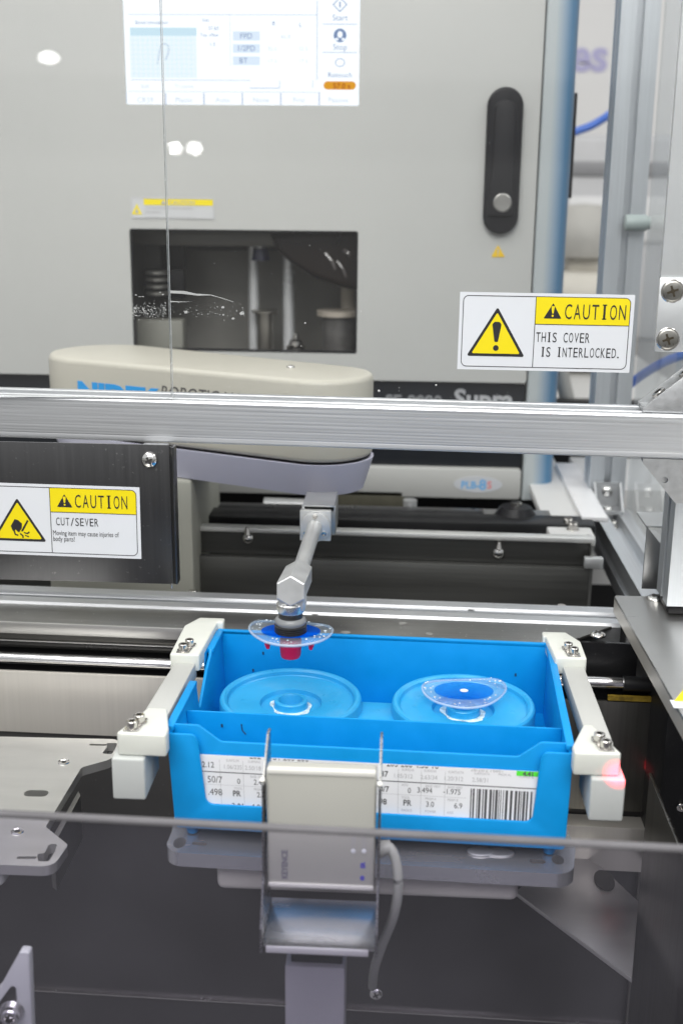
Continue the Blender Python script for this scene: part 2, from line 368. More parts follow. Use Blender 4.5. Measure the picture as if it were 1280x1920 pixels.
# pit walls below the machinery
BACKY = 1.0
t = thing('pit_frame', (-.05, 1.06, .3), 'dark steel machine base lining the pit under the blue tray', 'machine base')
x1 = ax(1198, 1700, .2).x
MB().box(-.62, .30, 1.005, 1.02, .25, .818, .001).build('front_panel', DARKPANEL, t)  # lack of light and dark reflection put into its dark colour
X0, X1, Z0, Z1 = wr(-200, 1266, 420, 1374, BACKY)
MB().box(-.62, .06, BACKY, BACKY + .004, Z0 - .004, ay(150, 1268, BACKY).z, .0006).build('steel_apron', STEEL, t)
xa = ay(1214, 1400, BACKY).x; xb = ay(1100, 1400, BACKY).x
MB().box(.064, xa, BACKY, BACKY + .004, ay(1170, 1516, BACKY).z, ay(1170, 1312, BACKY).z, .0006).build('steel_apron', PITSTEEL, t)  # same apron as on the left, its dark reflection put into the colour
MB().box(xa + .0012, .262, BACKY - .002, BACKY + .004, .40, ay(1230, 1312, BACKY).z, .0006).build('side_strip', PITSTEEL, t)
m = MB(); pt = ay(1050, 1524, BACKY); m.box(pt.x, xa, BACKY - .02, BACKY + .002, ay(1160, 1606, BACKY).z, ay(1160, 1526, BACKY).z, .0008); m.build('lower_step', STEEL, t)
m = MB(); 
for x in (-.165,): m.box(-.62, .28, 1.001, 1.005, ay(300, 1878, 1.0).z - .0006, ay(300, 1878, 1.0).z + .0004)
m.build('panel_seam', SCREW, t)
pan_screw(t, ay(707, 1862, 1.005) , (0, -1, 0), .0068, CHROME, 'screw')

t.rotation_euler.z = math.radians(-1.2)
t2 = thing('steel_partition', (.2, .7, .4), 'dark steel partition sheet standing along the right edge of the pit', 'partition')
pa = az(1213, 1452, .83); pb = az(1280, 1600, .83)
XS = (pa.x + pb.x) / 2
MB().prism([(pa.y, .25), (pa.y, .83), (.40, .83), (.40, .25)], 0, .0022, frame((XS, 0, 0), (0, 1, 0), (0, 0, 1)), .0004).build('sheet', PITSTEEL, t2)
MB().box(XS - .0006, XS + .0026, .40, pa.y, .8302, .8314, .0004).build('bright_edge', SCREW, t2)

gz = .70
pts = [(965, 1672), (1064, 1588), (1130, 1628), (1196, 1690), (1184, 1836)]
g = tag(MB().prism([tuple(az(x, y, gz)[:2]) for x, y in pts], -.004, 0, TOP(gz), .0005).build('support_gusset', M('pale_steel', (.62, .61, .59), .38, .9, .05, 9, (1, 5, 1))), 'pale steel triangular gusset below the right front corner of the tray', 'gusset')
gp = az(1132, 1652, gz)
m = MB(); m.prism([(gp.x + p[0], gp.y + p[1]) for p in ellipse(0, 0, .009, .016, 24)], .0002, .0012, TOP(gz)); m.build('slot', HOLE, g)

# black box under right steel plate
bb = thing('control_box', (.27, .95, .75), 'black metal box below the right steel plate', 'box')
q0 = ay(1243, 1420, .93)
MB().box(q0.x, q0.x + .25, .93, 1.1, .70, .905, .002).build('body', BLACK, bb)
cap_screw(bb, ay(1275, 1512, .93), .004, .003, (0, -1, 0), False)

# ================================================================== GUARD FRAME
BY = 1.0; BZ0, BZ1 = ay(640, 842, 1.0).z, ay(640, 761, 1.0).z
def yaw(o, deg, px, py, root):
    p = Vector((px, py, 0)) - Vector((root.location.x, root.location.y, 0))
    o.matrix_basis = Matrix.Translation(p) @ Matrix.Rotation(math.radians(deg), 4, 'Z') @ Matrix.Translation(-p)
fr = thing('guard_frame', (.0, 1.02, .94), 'aluminium extrusion guard frame with a crossbeam, posts and rails', 'frame')
# crossbeam: front face with fine extrusion ribs, slots on top
sec = [(0, BZ0 + .0015), (.0015, BZ0)] + [(.016, BZ0), (.016, BZ0 + .006), (.029, BZ0 + .006), (.029, BZ0)] + [(.0435, BZ0), (.045, BZ0 + .0015), (.045, BZ1 - .0015), (.0435, BZ1)]
for a, b, d in ((.036, .033, .0012), (.029, .016, .008), (.012, .009, .0012), ): sec += [(a, BZ1), (a - .0006, BZ1 - d), (b + .0006, BZ1 - d), (b, BZ1)]
sec += [(.0022, BZ1), (.0008, BZ1 - .0006), (0, BZ1 - .0022)]
zz = BZ1 - .004
while zz > BZ0 + .004:
    d = rnd.choice((.00004, .00006, .0001)); sec += [(0, zz), (d, zz - .0005), (0, zz - .001)]; zz -= rnd.uniform(.0022, .0042)
mt = frame((0, BY, 0), (0, 1, 0), (0, 0, 1))
yaw(MB().prism(sec, -.85, .30, mt).build('crossbeam', ALU, fr, .35), -3.0, 0, 1.0, fr)
# base rail
RZ = .900
ry0, ry1 = az(575, 1149, RZ).y, az(575, 1117, RZ).y
w = ry1 - ry0
sec = [(ry0, RZ - .045), (ry1, RZ - .045), (ry1, RZ - .001), (ry1 - .001, RZ), (ry0 + w * .66, RZ), (ry0 + w * .64, RZ - .0025), (ry0 + w * .60, RZ - .003), (ry0 + w * .60, RZ - .012), (ry0 + w * .40, RZ - .012), (ry0 + w * .40, RZ - .003), (ry0 + w * .36, RZ - .0025), (ry0 + w * .34, RZ),
       (ry0 + .003, RZ), (ry0, RZ - .003)]
xr = az(1152, 1150, RZ).x
MB().prism(sec, -.8, xr, frame((0, 0, 0), (0, 1, 0), (0, 0, 1))).build('base_rail', ALU, fr, .4)
yaw(bpy.data.objects['base_rail'], -1.5, -.1, 1.05, fr)
for px, py in ((1052, 1139), (362, 1111)):
    p = az(px, py, RZ - .004); MB().lathe([(.0, .0025), (.0042, .0025), (.0046, .002), (.0046, -.004)], Matrix.Translation(p), 20).build('slot_nut', SCREW, fr)
# front right post
PX0 = ay(1258, 1050, BY).x
pz0 = ay(1258, 1143, BY).z
def post(mb, x0, y0, z0, z1, s=.045, sl=.0085, dp=.010):
    c = s / 2; o = [(0, 0), (c - sl / 2, 0), (c - sl / 2, .0025), (c - sl * .5, dp), (c + sl * .5, dp), (c + sl / 2, .0025), (c + sl / 2, 0), (s, 0), (s, c - sl / 2), (s - dp, c - sl / 2), (s - dp, c + sl / 2), (s, c + sl / 2), (s, s),
         (c + sl / 2, s), (c + sl / 2, s - dp), (c - sl / 2, s - dp), (c - sl / 2, s), (0, s), (0, c + sl / 2), (dp, c + sl / 2), (dp, c - sl / 2), (0, c - sl / 2)]
    mb.prism([(x0 + a, y0 + b) for a, b in o], z0, z1, None)
m = MB(); post(m, PX0, BY + .003, pz0 + .002, BZ0 - .0005); m.build('corner_post', ALUV, fr, .4)
MB().box(PX0 + .002, PX0 + .043, BY + .005, BY + .046, pz0 - .006, pz0 + .0019, .001).build('post_foot', BLACKP, fr)
# side rail going back on the right
SZ = .908
pA = az(1201, 1116, SZ); pB = az(1107, 950, SZ); sx = (pA.x + pB.x) / 2
m = MB(); sec = [(0, 0), (.0145, 0), (.0155, -.003), (.0165, -.010), (.0275, -.010), (.0285, -.003), (.0295, 0), (.044, 0), (.045, -.001), (.045, -.045), (0, -.045), (0, -.029), (.004, -.028), (.004, -.018), (0, -.017)]
m.prism([(sx + a, SZ + b) for a, b in sec], -1.46, -1.0, frame((0, 0, 0), (1, 0, 0), (0, 0, 1))).build('side_rail', ALUY, fr, .4)
# rear right post
RY = 1.46
rx = ay(1104, 900, RY).x
m = MB(); post(m, rx, RY, SZ, 1.75); m.build('rear_post', ALUV, fr, .4)
# inner bracket with bolt at rear corner
p = ay(1142, 920, RY - .02)
m = MB(); b_ = .016
for s_ in (-1, 1): m.prism([(RY, SZ), (RY - .034, SZ), (RY - .034, SZ + .004), (RY - .004, SZ + .034), (RY, SZ + .034)], -.0015, .0015, frame((rx + .0225 + s_ * b_, 0, 0), (0, 1, 0), (0, 0, 1)))
m.box(rx + .0225 - b_, rx + .0225 + b_, RY - .034, RY - .0002, SZ + .0002, SZ + .004); m.box(rx + .0225 - b_, rx + .0225 + b_, RY - .004, RY - .0003, SZ + .004, SZ + .034)
br = m.build('corner_bracket', CAST, fr)
pan_screw(br, (rx + .0225, RY - .004, SZ + .022), (0, -1, 0), .007, CHROME, 'bolt', .5, False)
pan_screw(br, (rx + .0225, RY - .020, SZ + .004), (0, 0, 1), .006, CHROME, 'bolt', .5, False)
cap_screw(fr, (rx + .022, RY - .055, SZ - .009), .0065, .007)
# clamp on rear post
p = ay(1196, 418, RY - .012)
m = MB(); m.cyl((p.x - .016, p.y, p.z), (p.x + .010, p.y, p.z), .0095, bev=.002); m.cyl((p.x + .008, p.y, p.z), (p.x + .013, p.y, p.z), .0075); m.build('hose_clamp', M('grey_green_plastic', (.36, .42, .41), .4), fr)
# brackets on the crossbeam
def corner_bracket(pts, mtx, y0, y1, name='corner_bracket'):
    m = MB(); th = .0028
    m.prism(pts, y0, y0 + th, mtx, .0006); m.prism(pts, y1 - th, y1, mtx, .0006)
    a, b, c = Vector(pts[0]), Vector(pts[1]), Vector(pts[2])
    return m
Yf = BY + .006
def zc(px, py): q = ay(px, py, Yf); return (q.x, q.z)
xl, zl = zc(1199, 768); xrr = xl + .052
tri = [(xl, BZ1 + .0003), (xrr, BZ1 + .0003), (xrr, BZ1 + .044), (xrr - .006, BZ1 + .044), (xl, BZ1 + .004)]
mt = FRONT(Yf)
m = MB(); m.prism(tri, -.003, 0, mt, .0007); m.prism(tri, -.033, -.030, mt, .0007)
m.box(xl + .001, xrr, Yf + .003, Yf + .030, BZ1 + .0004, BZ1 + .004); m.box(xrr - .004, xrr - .0002, Yf + .003, Yf + .030, BZ1 + .004, BZ1 + .043)
br = m.build('corner_bracket', CAST, fr); yaw(br, -3.0, 0, 1.0, fr)
for f_ in (.30, .72):
    px_, pz_ = xl + .049 * f_, BZ1 + .042 * f_ + .003
    cap_screw(br, (px_ + .003, Yf + .0165, pz_ - .004), .006, .006, (-.65, 0, .76), False)
xl = zc(1197, 862)[0]; zt = BZ0 - .0003
pT = [zc(1195, 861)[0], zt]
tri = [(xl, zt), (PX0 + .004, zt), (PX0 + .004, zt - .038), (PX0 - .004, zt - .038), (xl + .0005, zt - .004)]
m = MB()
hole = ellipse(zc(1238, 891)[0], zc(1238, 891)[1], .0027, .0027, 20)
tri2 = tri
m.holed(tri2, [hole], -.003, 0, FRONT(BY - .0006)); m.prism(tri2, -.036, -.033, FRONT(BY - .0006), .0004)
m.box(xl + .001, PX0 + .003, BY + .003, BY + .032, zt - .004, zt - .0004); m.box(PX0 - .004, PX0 - .0006, BY + .003, BY + .032, zt - .037, zt - .004)
br = m.build('corner_bracket', CAST, fr); yaw(br, -3.0, 0, 1.0, fr)
cap_screw(br, (xl + .010, BY + .014, zt - .004), .005, .006, (0, 0, -1), False); cap_screw(br, (PX0 - .0045, BY + .014, zt - .028), .005, .005, (-1, 0, 0), False)

# ================================================================== RIGHT STEEL COVER PLATE
cp = thing('steel_plate', (.28, .95, .92), 'stainless steel cover plate under the right front post', 'cover plate')
PZ = .932
a = az(1150, 1116, PZ); b = az(1281, 1347, PZ); c = az(1400, 1128, PZ)
MB().prism(fillet([(a.x, a.y), (b.x - (a.y - b.y) * 0, b.y), (b.x, .62), (.55, .62), (.55, a.y)][:5], [.004, 0, 0, 0, 0]), -.0025, 0, TOP(PZ), .0006).build('plate_top', STEELX, cp)
m = MB(); m.add([(a.x + .0002, a.y - .002, PZ - .0026), (b.x + .0002, b.y, PZ - .0026), (b.x, .62, PZ - .0026), (b.x, .62, PZ - .016), (b.x + .0002, b.y, PZ - .016), (a.x + .0002, a.y - .002, PZ - .016)], [(0, 1, 4, 5), (1, 2, 3, 4)]); m.build('folded_lip', STEEL, cp)
pan_screw(cp, az(1228, 1124, PZ), (0, 0, 1), .0085, CHROME, 'screw', .42)
q = az(1258, 1315, PZ)
m = MB(); m.prism([(q.x - .001, q.y - .012), (q.x + .06, q.y - .012), (q.x + .06, q.y + .002), (q.x - .001, q.y + .002)], .0001, .0003, TOP(PZ)); st = m.build('caution_sticker', STWHITE, cp)
MB().prism([(q.x + .002, q.y - .000), (q.x + .05, q.y - .0), (q.x + .026, q.y + .045)], .0004, .0006, TOP(PZ)).build('warning_triangle', YEL, st)
# folded sheet bracket beside the post
sb = thing('angle_bracket', (.23, 1.06, PZ), 'folded grey sheet bracket standing on the steel plate behind the post', 'bracket')
A = ay(1211, 986, 1.075); B = ay(1203, 1117, 1.075); Cc = ay(1248, 1035, 1.052); D = ay(1245, 1136, 1.03)
mt = None
m = MB(); m.prism([(A.x, PZ + .0006), (D.x + .006, PZ + .0006), (D.x + .006, Cc.z - .004), (A.x, A.z)], 0, .002, FRONT(1.075), .0004); m.build('web', M('sheet_zinc_shaded', (.30, .305, .31), .36, .9, .06), sb)
m = MB(); m.prism([(A.x, 1.0755), (A.x + .045, 1.0755), (A.x + .045, 1.125), (A.x, 1.125)], -.002, 0, TOP(A.z)); m.build('flange', M('sheet_zinc_lit', (.66, .67, .67), .4, .8, .05), sb)  # same folded sheet as the web, light on its top painted in paler

# ================================================================== REAR CHANNEL AND MACHINE SUPPORT
rc = thing('rear_channel', (.1, 1.25, .85), 'long grey steel channel with a bright lip behind the front rail', 'channel')
CY = 1.24
lz = ay(765, 1003, CY).z; lx0 = -.5; lx1 = ay(1112, 1018, CY).x
MB().box(lx0, lx1, CY - .003, CY + .012, lz - .0030, lz + .0022, .0008).build('bright_lip', M('bright_lip', (.82, .82, .80), .35, .5, .03), rc)
zf = ay(765, 1050, CY).z
MB().box(lx0, lx1 - .004, CY, CY + .004, zf, lz - .0032).build('upper_web', M('upper_web_grey', (.10, .10, .095), .36, .7, .08, 9, (.8, 40, 40)), rc)
MB().box(lx0, lx1 - .004, CY - .012, CY - .0005, zf - .050, zf - .0003, .0006).build('lower_web', M('grey_channel', (.15, .15, .142), .38, .7, .08, 9, (.8, 40, 40)), rc)
MB().box(lx1 - .004, lx1 - .001, CY - .0125, CY + .03, zf - .05, lz - .0025).build('end_plate', M('grey_channel_end', (.28, .28, .27), .38, .7, .08), rc)
MB().box(lx0, lx1 + .02, CY - .05, CY - .0125, zf - .075, zf - .0505).build('trough', BLACK, rc)
for px, py in ((464, 1012), (934, 1036)):
    p = ay(px, py, CY)
    b_ = pan_screw(rc, p, (0, -1, 0), .0068, CHROME, 'bolt', .7, False)
    MB().cyl(p + Vector((0, -.006, .006)), p + Vector((0, -.006, .014)), .004, .002).build('bolt_tip', SCREW, b_)
p = ay(1108, 1052, CY - .015); MB().box(p.x - .008, p.x + .012, CY - .022, CY - .0128, p.z - .006, p.z + .006, .001).build('end_bolt', ALUM, rc)
rc.rotation_euler.z = math.radians(-1.3)
# things behind the lip
dk = thing('machine_stand', (.0, 1.45, .8), 'black stand and bars beneath the lens machine', 'stand')
MB().box(-.5, .22, 1.30, 1.34, .80, ay(700, 975, 1.30).z, .002).build('front_bar', BLACK, dk)
zb_ = ay(765, 962, 1.36).z
MB().box(-.5, .10, 1.36, 1.39, zb_ - .008, zb_, .001).build('middle_bar', M('bar_grey', (.06, .06, .062), .3, .6), dk)
MB().box(-.6, .35, 1.72, 1.74, .60, 1.0).build('back_sheet', BLACK, dk)
p = ay(768, 955, 1.40); MB().cyl((p.x, 1.40, p.z - .05), (p.x, 1.40, ay(768, 937, 1.40).z), .0085).build('pillar', ALUM, dk)
p = ay(690, 955, 1.5); MB().box(p.x - .045, p.x + .05, 1.50, 1.56, p.z - .04, p.z + .03, .006).build('bellows', M('olive_rubber', (.07, .066, .045), .6, 0, .2, 40), dk)
p = ay(525, 955, 1.46); MB().cyl((p.x - .02, 1.46, p.z), (p.x + .05, 1.46, p.z + .002), .015, .012).build('roller', ALUM, dk)
# foot of the machine
ft = ay(968, 965, 1.33)
MB().box(ay(908, 990, 1.33).x, ay(1035, 990, 1.33).x, 1.31, 1.37, ay(968, 1004, 1.33).z - .02, ay(968, 972, 1.33).z, .001).build('foot_block', GREYIN, dk)
MB().cyl((ft.x, 1.345, ft.z - .006), (ft.x, 1.345, ft.z + .006), .026, .018).build('foot_pad', BLACKP, dk)
MB().cyl((ft.x, 1.345, ft.z + .004), (ft.x, 1.345, ay(968, 941, 1.345).z), .0065).build('foot_stem', SCREW, dk)
wt = thing('white_table', (.25, 1.5, .8), 'white painted table with a pale edge rail behind the channel', 'table')
MB().box(ay(1030, 1000, 1.27).x, lx1 + .006, 1.262, 1.9, lz - .016, lz - .004, .002).build('table_top', TABLE, wt)
MB().box(lx1 + .036, .55, 1.53, 3.0, .78, .915, .002).build('side_top', TABLE, wt)
zt_ = lz - .004
for px, py in ((1064, 985), (1073, 993)):
    cap_screw(wt, az(px, py, zt_), .0055, .008)
p0 = az(1090, 972, zt_ + .004); p1 = az(1040, 870, zt_ + .004)
m = MB(); d_ = (p1 - p0).normalized(); e_ = Vector((d_.y, -d_.x, 0)) * .03
m.prism([tuple((p0)[:2]), tuple((p0 + e_)[:2]), tuple((p1 + e_)[:2]), tuple(p1[:2])], -.0035, .002, TOP(zt_ + .004), .001); m.build('edge_rail', M('white_rail', (.84, .84, .85), .35), wt)

# ================================================================== LENS EDGING MACHINE
MY = 1.5
mc = thing('lens_edger', (-.05, 1.6, .905), 'grey lens edging machine with touch screen, small window and black handle', 'lens machine')
def F2(px, py, Y=MY): q = ay(px, py, Y); return (q.x, q.z)
xe = (ay(1020, 0, MY).x + ay(990, 735, MY).x) / 2 - .001
zbot = ay(850, 934, MY).z; zb0 = ay(850, 878, MY).z; zb1 = ay(850, 716, MY).z
wx0, wx1, wz0, wz1 = wr(247, 431, 670, 660, MY)
sx0, sx1, sz0, sz1 = wr(233, 0, 674, 197, MY); sz1 = 1.60
m = MB(); m.holed(rrect(-.75, zb1, xe, 1.75, .003), [rrect(wx0, wz0, wx1, wz1, .003), rrect(sx0, sz0, sx1, sz1, .002)], -.012, 0, FRONT(MY))
m.build('front_panel', MACH, mc)
m = MB(); m.holed(rrect(wx0, wz0, wx1, wz1, .003), [rrect(wx0 + .0022, wz0 + .0022, wx1 - .0022, wz1 - .0022, .002)], -.014, -.0008, FRONT(MY)); wf = m.build('window', BLACKP, mc)
MB().box(-.75, xe, MY + .012, MY + .016, zb0, zb1 - .0004).build('black_band', MACHB, mc)
MB().prism(rrect(-.75, zbot, xe, zb0 - .0005, .004), -.03, 0, FRONT(MY), .0015).build('lower_panel', MACH, mc)
MB().box(-.75, xe, MY + .30, MY + .31, zbot, 1.75).build('back_shell', DKIN, mc)
m = MB(); m.box(-.75, xe, MY + .02, MY + .30, zbot + .004, zbot + .02); m.box(wx0 - .02, wx0 - .012, MY + .013, MY + .30, zb1, 1.75); m.box(wx1 + .012, wx1 + .02, MY + .013, MY + .30, zb1, 1.75); m.box(wx0 - .02, wx1 + .02, MY + .013, MY + .25, wz1 + .012, wz1 + .02); m.build('chamber', DKIN, mc)
# rounded side pillar, its finish running from pale grey at the front to blue at the side
xo = xe + .0022; xb_ = xo + .0215
MACHG = M('machine_side_finish', (.52, .56, .58), .35, 0, .02)
_n = MACHG.node_tree; _t = _n.nodes.new('ShaderNodeTexCoord'); _s = _n.nodes.new('ShaderNodeSeparateXYZ'); _r = _n.nodes.new('ShaderNodeValToRGB'); _m = _n.nodes.new('ShaderNodeMapRange')
_m.inputs[1].default_value = xo + .05; _m.inputs[2].default_value = xb_ + .0185 + .05
_r.color_ramp.elements[0].position = .30; _r.color_ramp.elements[0].color = (.46, .50, .51, 1); _r.color_ramp.elements[1].position = .78; _r.color_ramp.elements[1].color = (.10, .245, .42, 1)
_n.links.new(_t.outputs['Object'], _s.inputs[0]); _n.links.new(_s.outputs[0], _m.inputs[0]); _n.links.new(_m.outputs[0], _r.inputs[0]); _n.links.new(_r.outputs[0], _n.nodes['Principled BSDF'].inputs['Base Color'])
arc = [(xo, MY + .012), (xo, MY + .002), (xo + .002, MY), (xo + .014, MY + .0006)] + [(xo + .018 + .022 * math.sin(a), MY + .0208 - .020 * math.cos(a)) for a in (0, .2, .4, .6, .8, 1.0, 1.2, 1.45)]
m = MB(); m.prism(arc + [(xo + .040, MY + .25), (xo + .03, MY + .25), (xo + .03, MY + .05), (xo, MY + .05)], zbot, 1.75, None).build('side_pillar', MACHG, mc, .7)
hx = xb_ + .0188; h0 = ay(1072, 372, MY + .04).z; h1 = ay(1080, 175, MY + .04).z
MB().box(hx, hx + .005, MY + .03, MY + .07, h0, h1, .001).build('hinge', BLACKP, mc)
# screen
sc = MB().prism(rrect(sx0 + .0004, sz0 + .0004, sx1 - .0004, sz1, .0015), -.006, -.003, FRONT(MY)).build('touch_screen', SCR, mc)
mt = FRONT(MY + .0029)
def srect(m, x0, y0, x1, y1): a, b, c, d = wr(x0, y0, x1, y1, MY); m.prism([(a, c), (b, c), (b, d), (a, d)], 0, .0003, mt)
def line(m, x0, y0, x1, y1, w=1.2): 
    if abs(x1 - x0) > abs(y1 - y0): srect(m, x0, (y0 + y1) / 2 - w / 2, x1, (y0 + y1) / 2 + w / 2)
    else: srect(m, (x0 + x1) / 2 - w / 2, y0, (x0 + x1) / 2 + w / 2, y1)
m = MB(); srect(m, 243, 51, 368, 67); m.build('chart_header', SCRB, sc)
m = MB(); srect(m, 243, 67.6, 368, 146); m.build('chart_field', glow('screen_chart_field', (.84, .95, 1.0), 1.35), sc)
m = MB()
for x in range(250, 368, 9): line(m, x, 68, x, 146, .7)
for y in range(75, 146, 9): line(m, 243, y, 368, y, .7)
mt_keep = mt; mt = FRONT(MY + .0025); 
m.bm.free(); m = MB()
for x in range(250, 368, 9): line(m, x, 68, x, 146, .6)
for y in range(75, 146, 9): line(m, 243, y, 368, y, .6)
m.build('chart_grid', glow('screen_grid', (.70, .87, 1.0), 1.25), sc)
m = MB()
lp = [(295, 120), (299, 95), (303, 83), (310, 82), (316, 88), (314, 103), (309, 112)]
m.tube([Vector((*F2(x, y), 0)).xzy for x, y in lp], .0005, 6); bmesh.ops.translate(m.bm, verts=m.bm.verts, vec=(0, MY + .0022, 0)); m.build('chart_curve', SCRG, sc)
m = MB()
for y0, y1 in ((58, 76), (82, 99), (105, 122)): srect(m, 436, y0, 487, y1)
m.build('value_cell', SCRC, sc)
m = MB(); line(m, 240, 27, 594, 27); line(m, 244, 150, 470, 150); line(m, 594, 0, 594, 150, 1.5); line(m, 604, 45, 670, 45, 1.6); line(m, 604, 98, 670, 98, 1.6); line(m, 431, 27, 431, 125, .8)
line(m, 467, 165, 524, 165, 1.5); line(m, 524, 150, 524, 165, 1.2); line(m, 586, 150, 586, 165, 1.2); line(m, 240, 172, 600, 172, .9)
for x in (236, 310, 382, 454, 526, 598): line(m, x, 174, x, 197, 2.2)
m.build('divider', SCRG, sc)
def stext(m, t, px, py, h, xs=1.0, bold=0): x, z = F2(px, py); m.text(t, h * 1.5 / F, mt @ Matrix.Translation((x, z, .0003)), xs, 'CENTER', 0, .0001, bold)
def sword(t, px, py, h, mat): m = MB(); stext(m, t, px, py, h); m.build('lettering', mat, sc)
for w_ in (('Bevel simulation', 284, 45, 9), ('FPD', 461, 72, 13), ('1/2PD', 461, 95, 13), ('BT', 456, 118, 13), ('R', 513, 48, 11), ('L', 563, 50, 11), ('Start', 637, 38, 14), ('Stop', 637, 93, 14), ('Retouch', 637, 145, 13),
           ('Size', 385, 40, 8), ('37.65', 400, 56, 9), ('Top offset', 392, 68, 8), ('1.5', 398, 86, 9)): sword(*w_, SCRK)
PALEI = glow('screen_pale_ink', (.70, .78, .92), 1.1)
for w_ in (('CR39', 272, 192, 13), ('Plastic', 345, 192, 13), ('Auto', 417, 192, 13), ('None', 489, 192, 13), ('Frnt', 560, 192, 13), ('Passive', 634, 192, 13), ('Soft', 272, 165, 10), ('Tr.curve', 345, 165, 10),
           ('65.0', 535, 72, 10), ('32.5', 510, 95, 10), ('32.5', 568, 95, 10), ('17.3', 510, 118, 10), ('17.5', 568, 118, 10)): sword(*w_, PALEI)
m = MB(); a, b, c, d = wr(606, 152, 667, 168, MY); m.prism(rrect(a, c, b, d, (d - c) * .49), 0, .0003, mt); ob = m.build('timer_button', SCRO, sc)
m = MB(); stext(m, '57.0 s', 640, 166, 13, 1, .0001); bmesh.ops.translate(m.bm, verts=m.bm.verts, vec=(0, -.0004, 0)); m.build('timer_lettering', glow('screen_rust', (.62, .10, .01), .8), sc)
m = MB(); c_ = F2(637, 8); r_ = .0085
m.holed([(c_[0] - r_ * 1.05, c_[1]), (c_[0], c_[1] - r_), (c_[0] + r_ * 1.05, c_[1]), (c_[0], c_[1] + r_)], [[(c_[0] - r_ * .86, c_[1]), (c_[0], c_[1] - r_ * .82), (c_[0] + r_ * .86, c_[1]), (c_[0], c_[1] + r_ * .82)]], 0, .0003, mt)
m.prism([(c_[0] - .0008, c_[1] - .0035), (c_[0] + .0008, c_[1] - .0035), (c_[0] + .0008, c_[1] + .0035), (c_[0] - .0008, c_[1] + .0035)], 0, .0003, mt); m.build('start_icon', SCRK, sc)
m = MB(); c_ = F2(637, 66); m.holed(ellipse(*c_, .0078, .0078), [ellipse(c_[0], c_[1] + .001, .0030, .0038), rrect(c_[0] - .0058, c_[1] - .0055, c_[0] - .002, c_[1] - .003, .0004), rrect(c_[0] + .002, c_[1] - .0055, c_[0] + .0058, c_[1] - .003, .0004)], 0, .0003, mt); m.build('stop_icon', SCRK, sc)
m = MB(); c_ = F2(637, 117); m.holed(ellipse(*c_, .0062, .005), [ellipse(*c_, .0050, .0038)], 0, .0003, mt); m.build('retouch_icon', SCRG, sc)
# small caution sticker
a, b, c, d = wr(246, 370, 403, 411, MY); mt = FRONT(MY - .0003)
st = MB().prism(rrect(a, c, b, d, .002), 0, .0003, mt).build('caution_sticker', SMALLST, mc)
m = MB(); q = .0008; m.holed(rrect(a + q, c + q, b - q, d - q, .0016), [rrect(a + 2 * q, c + 2 * q, b - 2 * q, d - 2 * q, .0012)], .0004, .0006, mt); m.build('border', GREYINK, st)
x2 = ay(270, 380, MY).x; zmid = ay(330, 385, MY).z
MB().prism([(x2, zmid), (b - .0022, zmid), (b - .0022, d - .0022), (x2, d - .0022)], .0004, .0006, mt).build('yellow_header', YEL, st)
c0 = F2(257, 400); MB().prism([F2(247.5, 402), F2(267, 402), F2(257, 382)], .0004, .0006, mt).build('warning_triangle', YEL, st)
m = MB(); x, z = F2(300, 383.5); m.text('CAUTION', .0075, mt @ Matrix.Translation((x + .012, z, .0008)), .95); m.prism([F2(302, 383), F2(312, 383), F2(307, 374)], .0007, .0009, mt)
for px, py, tx in ((273, 392, 'The door is automatically opened'), (273, 399, 'and closed.'), (273, 409, 'Keep hands clear of closing opening.')): x, z = F2(px, py); m.text(tx, .0046, mt @ Matrix.Translation((x, z, .0005)), .95)
m.prism([F2(253.5, 399.5), F2(261, 399.5), F2(257, 389)], .0007, .0009, mt); m.build('lettering', GREYINK, st)
# triangle under the handle
m = MB(); st = MB().prism(fillet([F2(920, 482), F2(946, 482), F2(933, 459)], .001), 0, .0004, mt).build('warning_triangle', AMBER, mc)
m.bm.free(); m = MB(); m.box(F2(932, 470)[0], F2(934.2, 470)[0], MY - .0009, MY - .0007, F2(932, 475)[1], F2(932, 466)[1]); m.box(F2(932, 470)[0], F2(934.2, 470)[0], MY - .0009, MY - .0007, F2(932, 479.5)[1], F2(932, 477)[1]); m.build('mark', GREYINK, st)
# handle
c0 = F2(944, 199); c1 = F2(939, 405); R_ = .0215
def capsule(x, z0, z1, r, n=14): return [(x + r * math.cos(a), z1 + r * math.sin(a)) for a in [math.pi * k / n for k in range(n + 1)]] + [(x + r * math.cos(a), z0 + r * math.sin(a)) for a in [math.pi + math.pi * k / n for k in range(n + 1)]]
xc = (c0[0] + c1[0]) / 2
hd = MB().prism(capsule(xc, c1[1], c0[1], R_), 0, .010, FRONT(MY - .0002), .003, 3).build('door_handle', BLACKP, mc)
MB().prism(fillet([(xc - .0130, c0[1] + .006), (xc + .0135, c0[1] + .006), (xc + .0135, c1[1] + .03), (xc + .016, c1[1] + .0), (xc - .0175, c1[1] + .0), (xc - .0150, c1[1] + .04), (xc - .0130, c1[1] + .055)], [.012, .012, .02, .004, .004, .01, .02], 6), .0095, .0145, FRONT(MY - .0002), .002, 3).build('lever', M('handle_lever_plastic', (.016, .016, .018), .33, 0, .05, spec=.2), hd)
lk = F2(939.5, 380); MB().lathe([(.0, .0022), (.0098, .0022), (.0112, .0012), (.0112, -.002)], FRONT(MY - .0148) @ Matrix.Translation((lk[0], lk[1], 0)), 30).build('lock', M('lock_steel', (.42, .41, .39), .36, .9, .08, 60), hd)
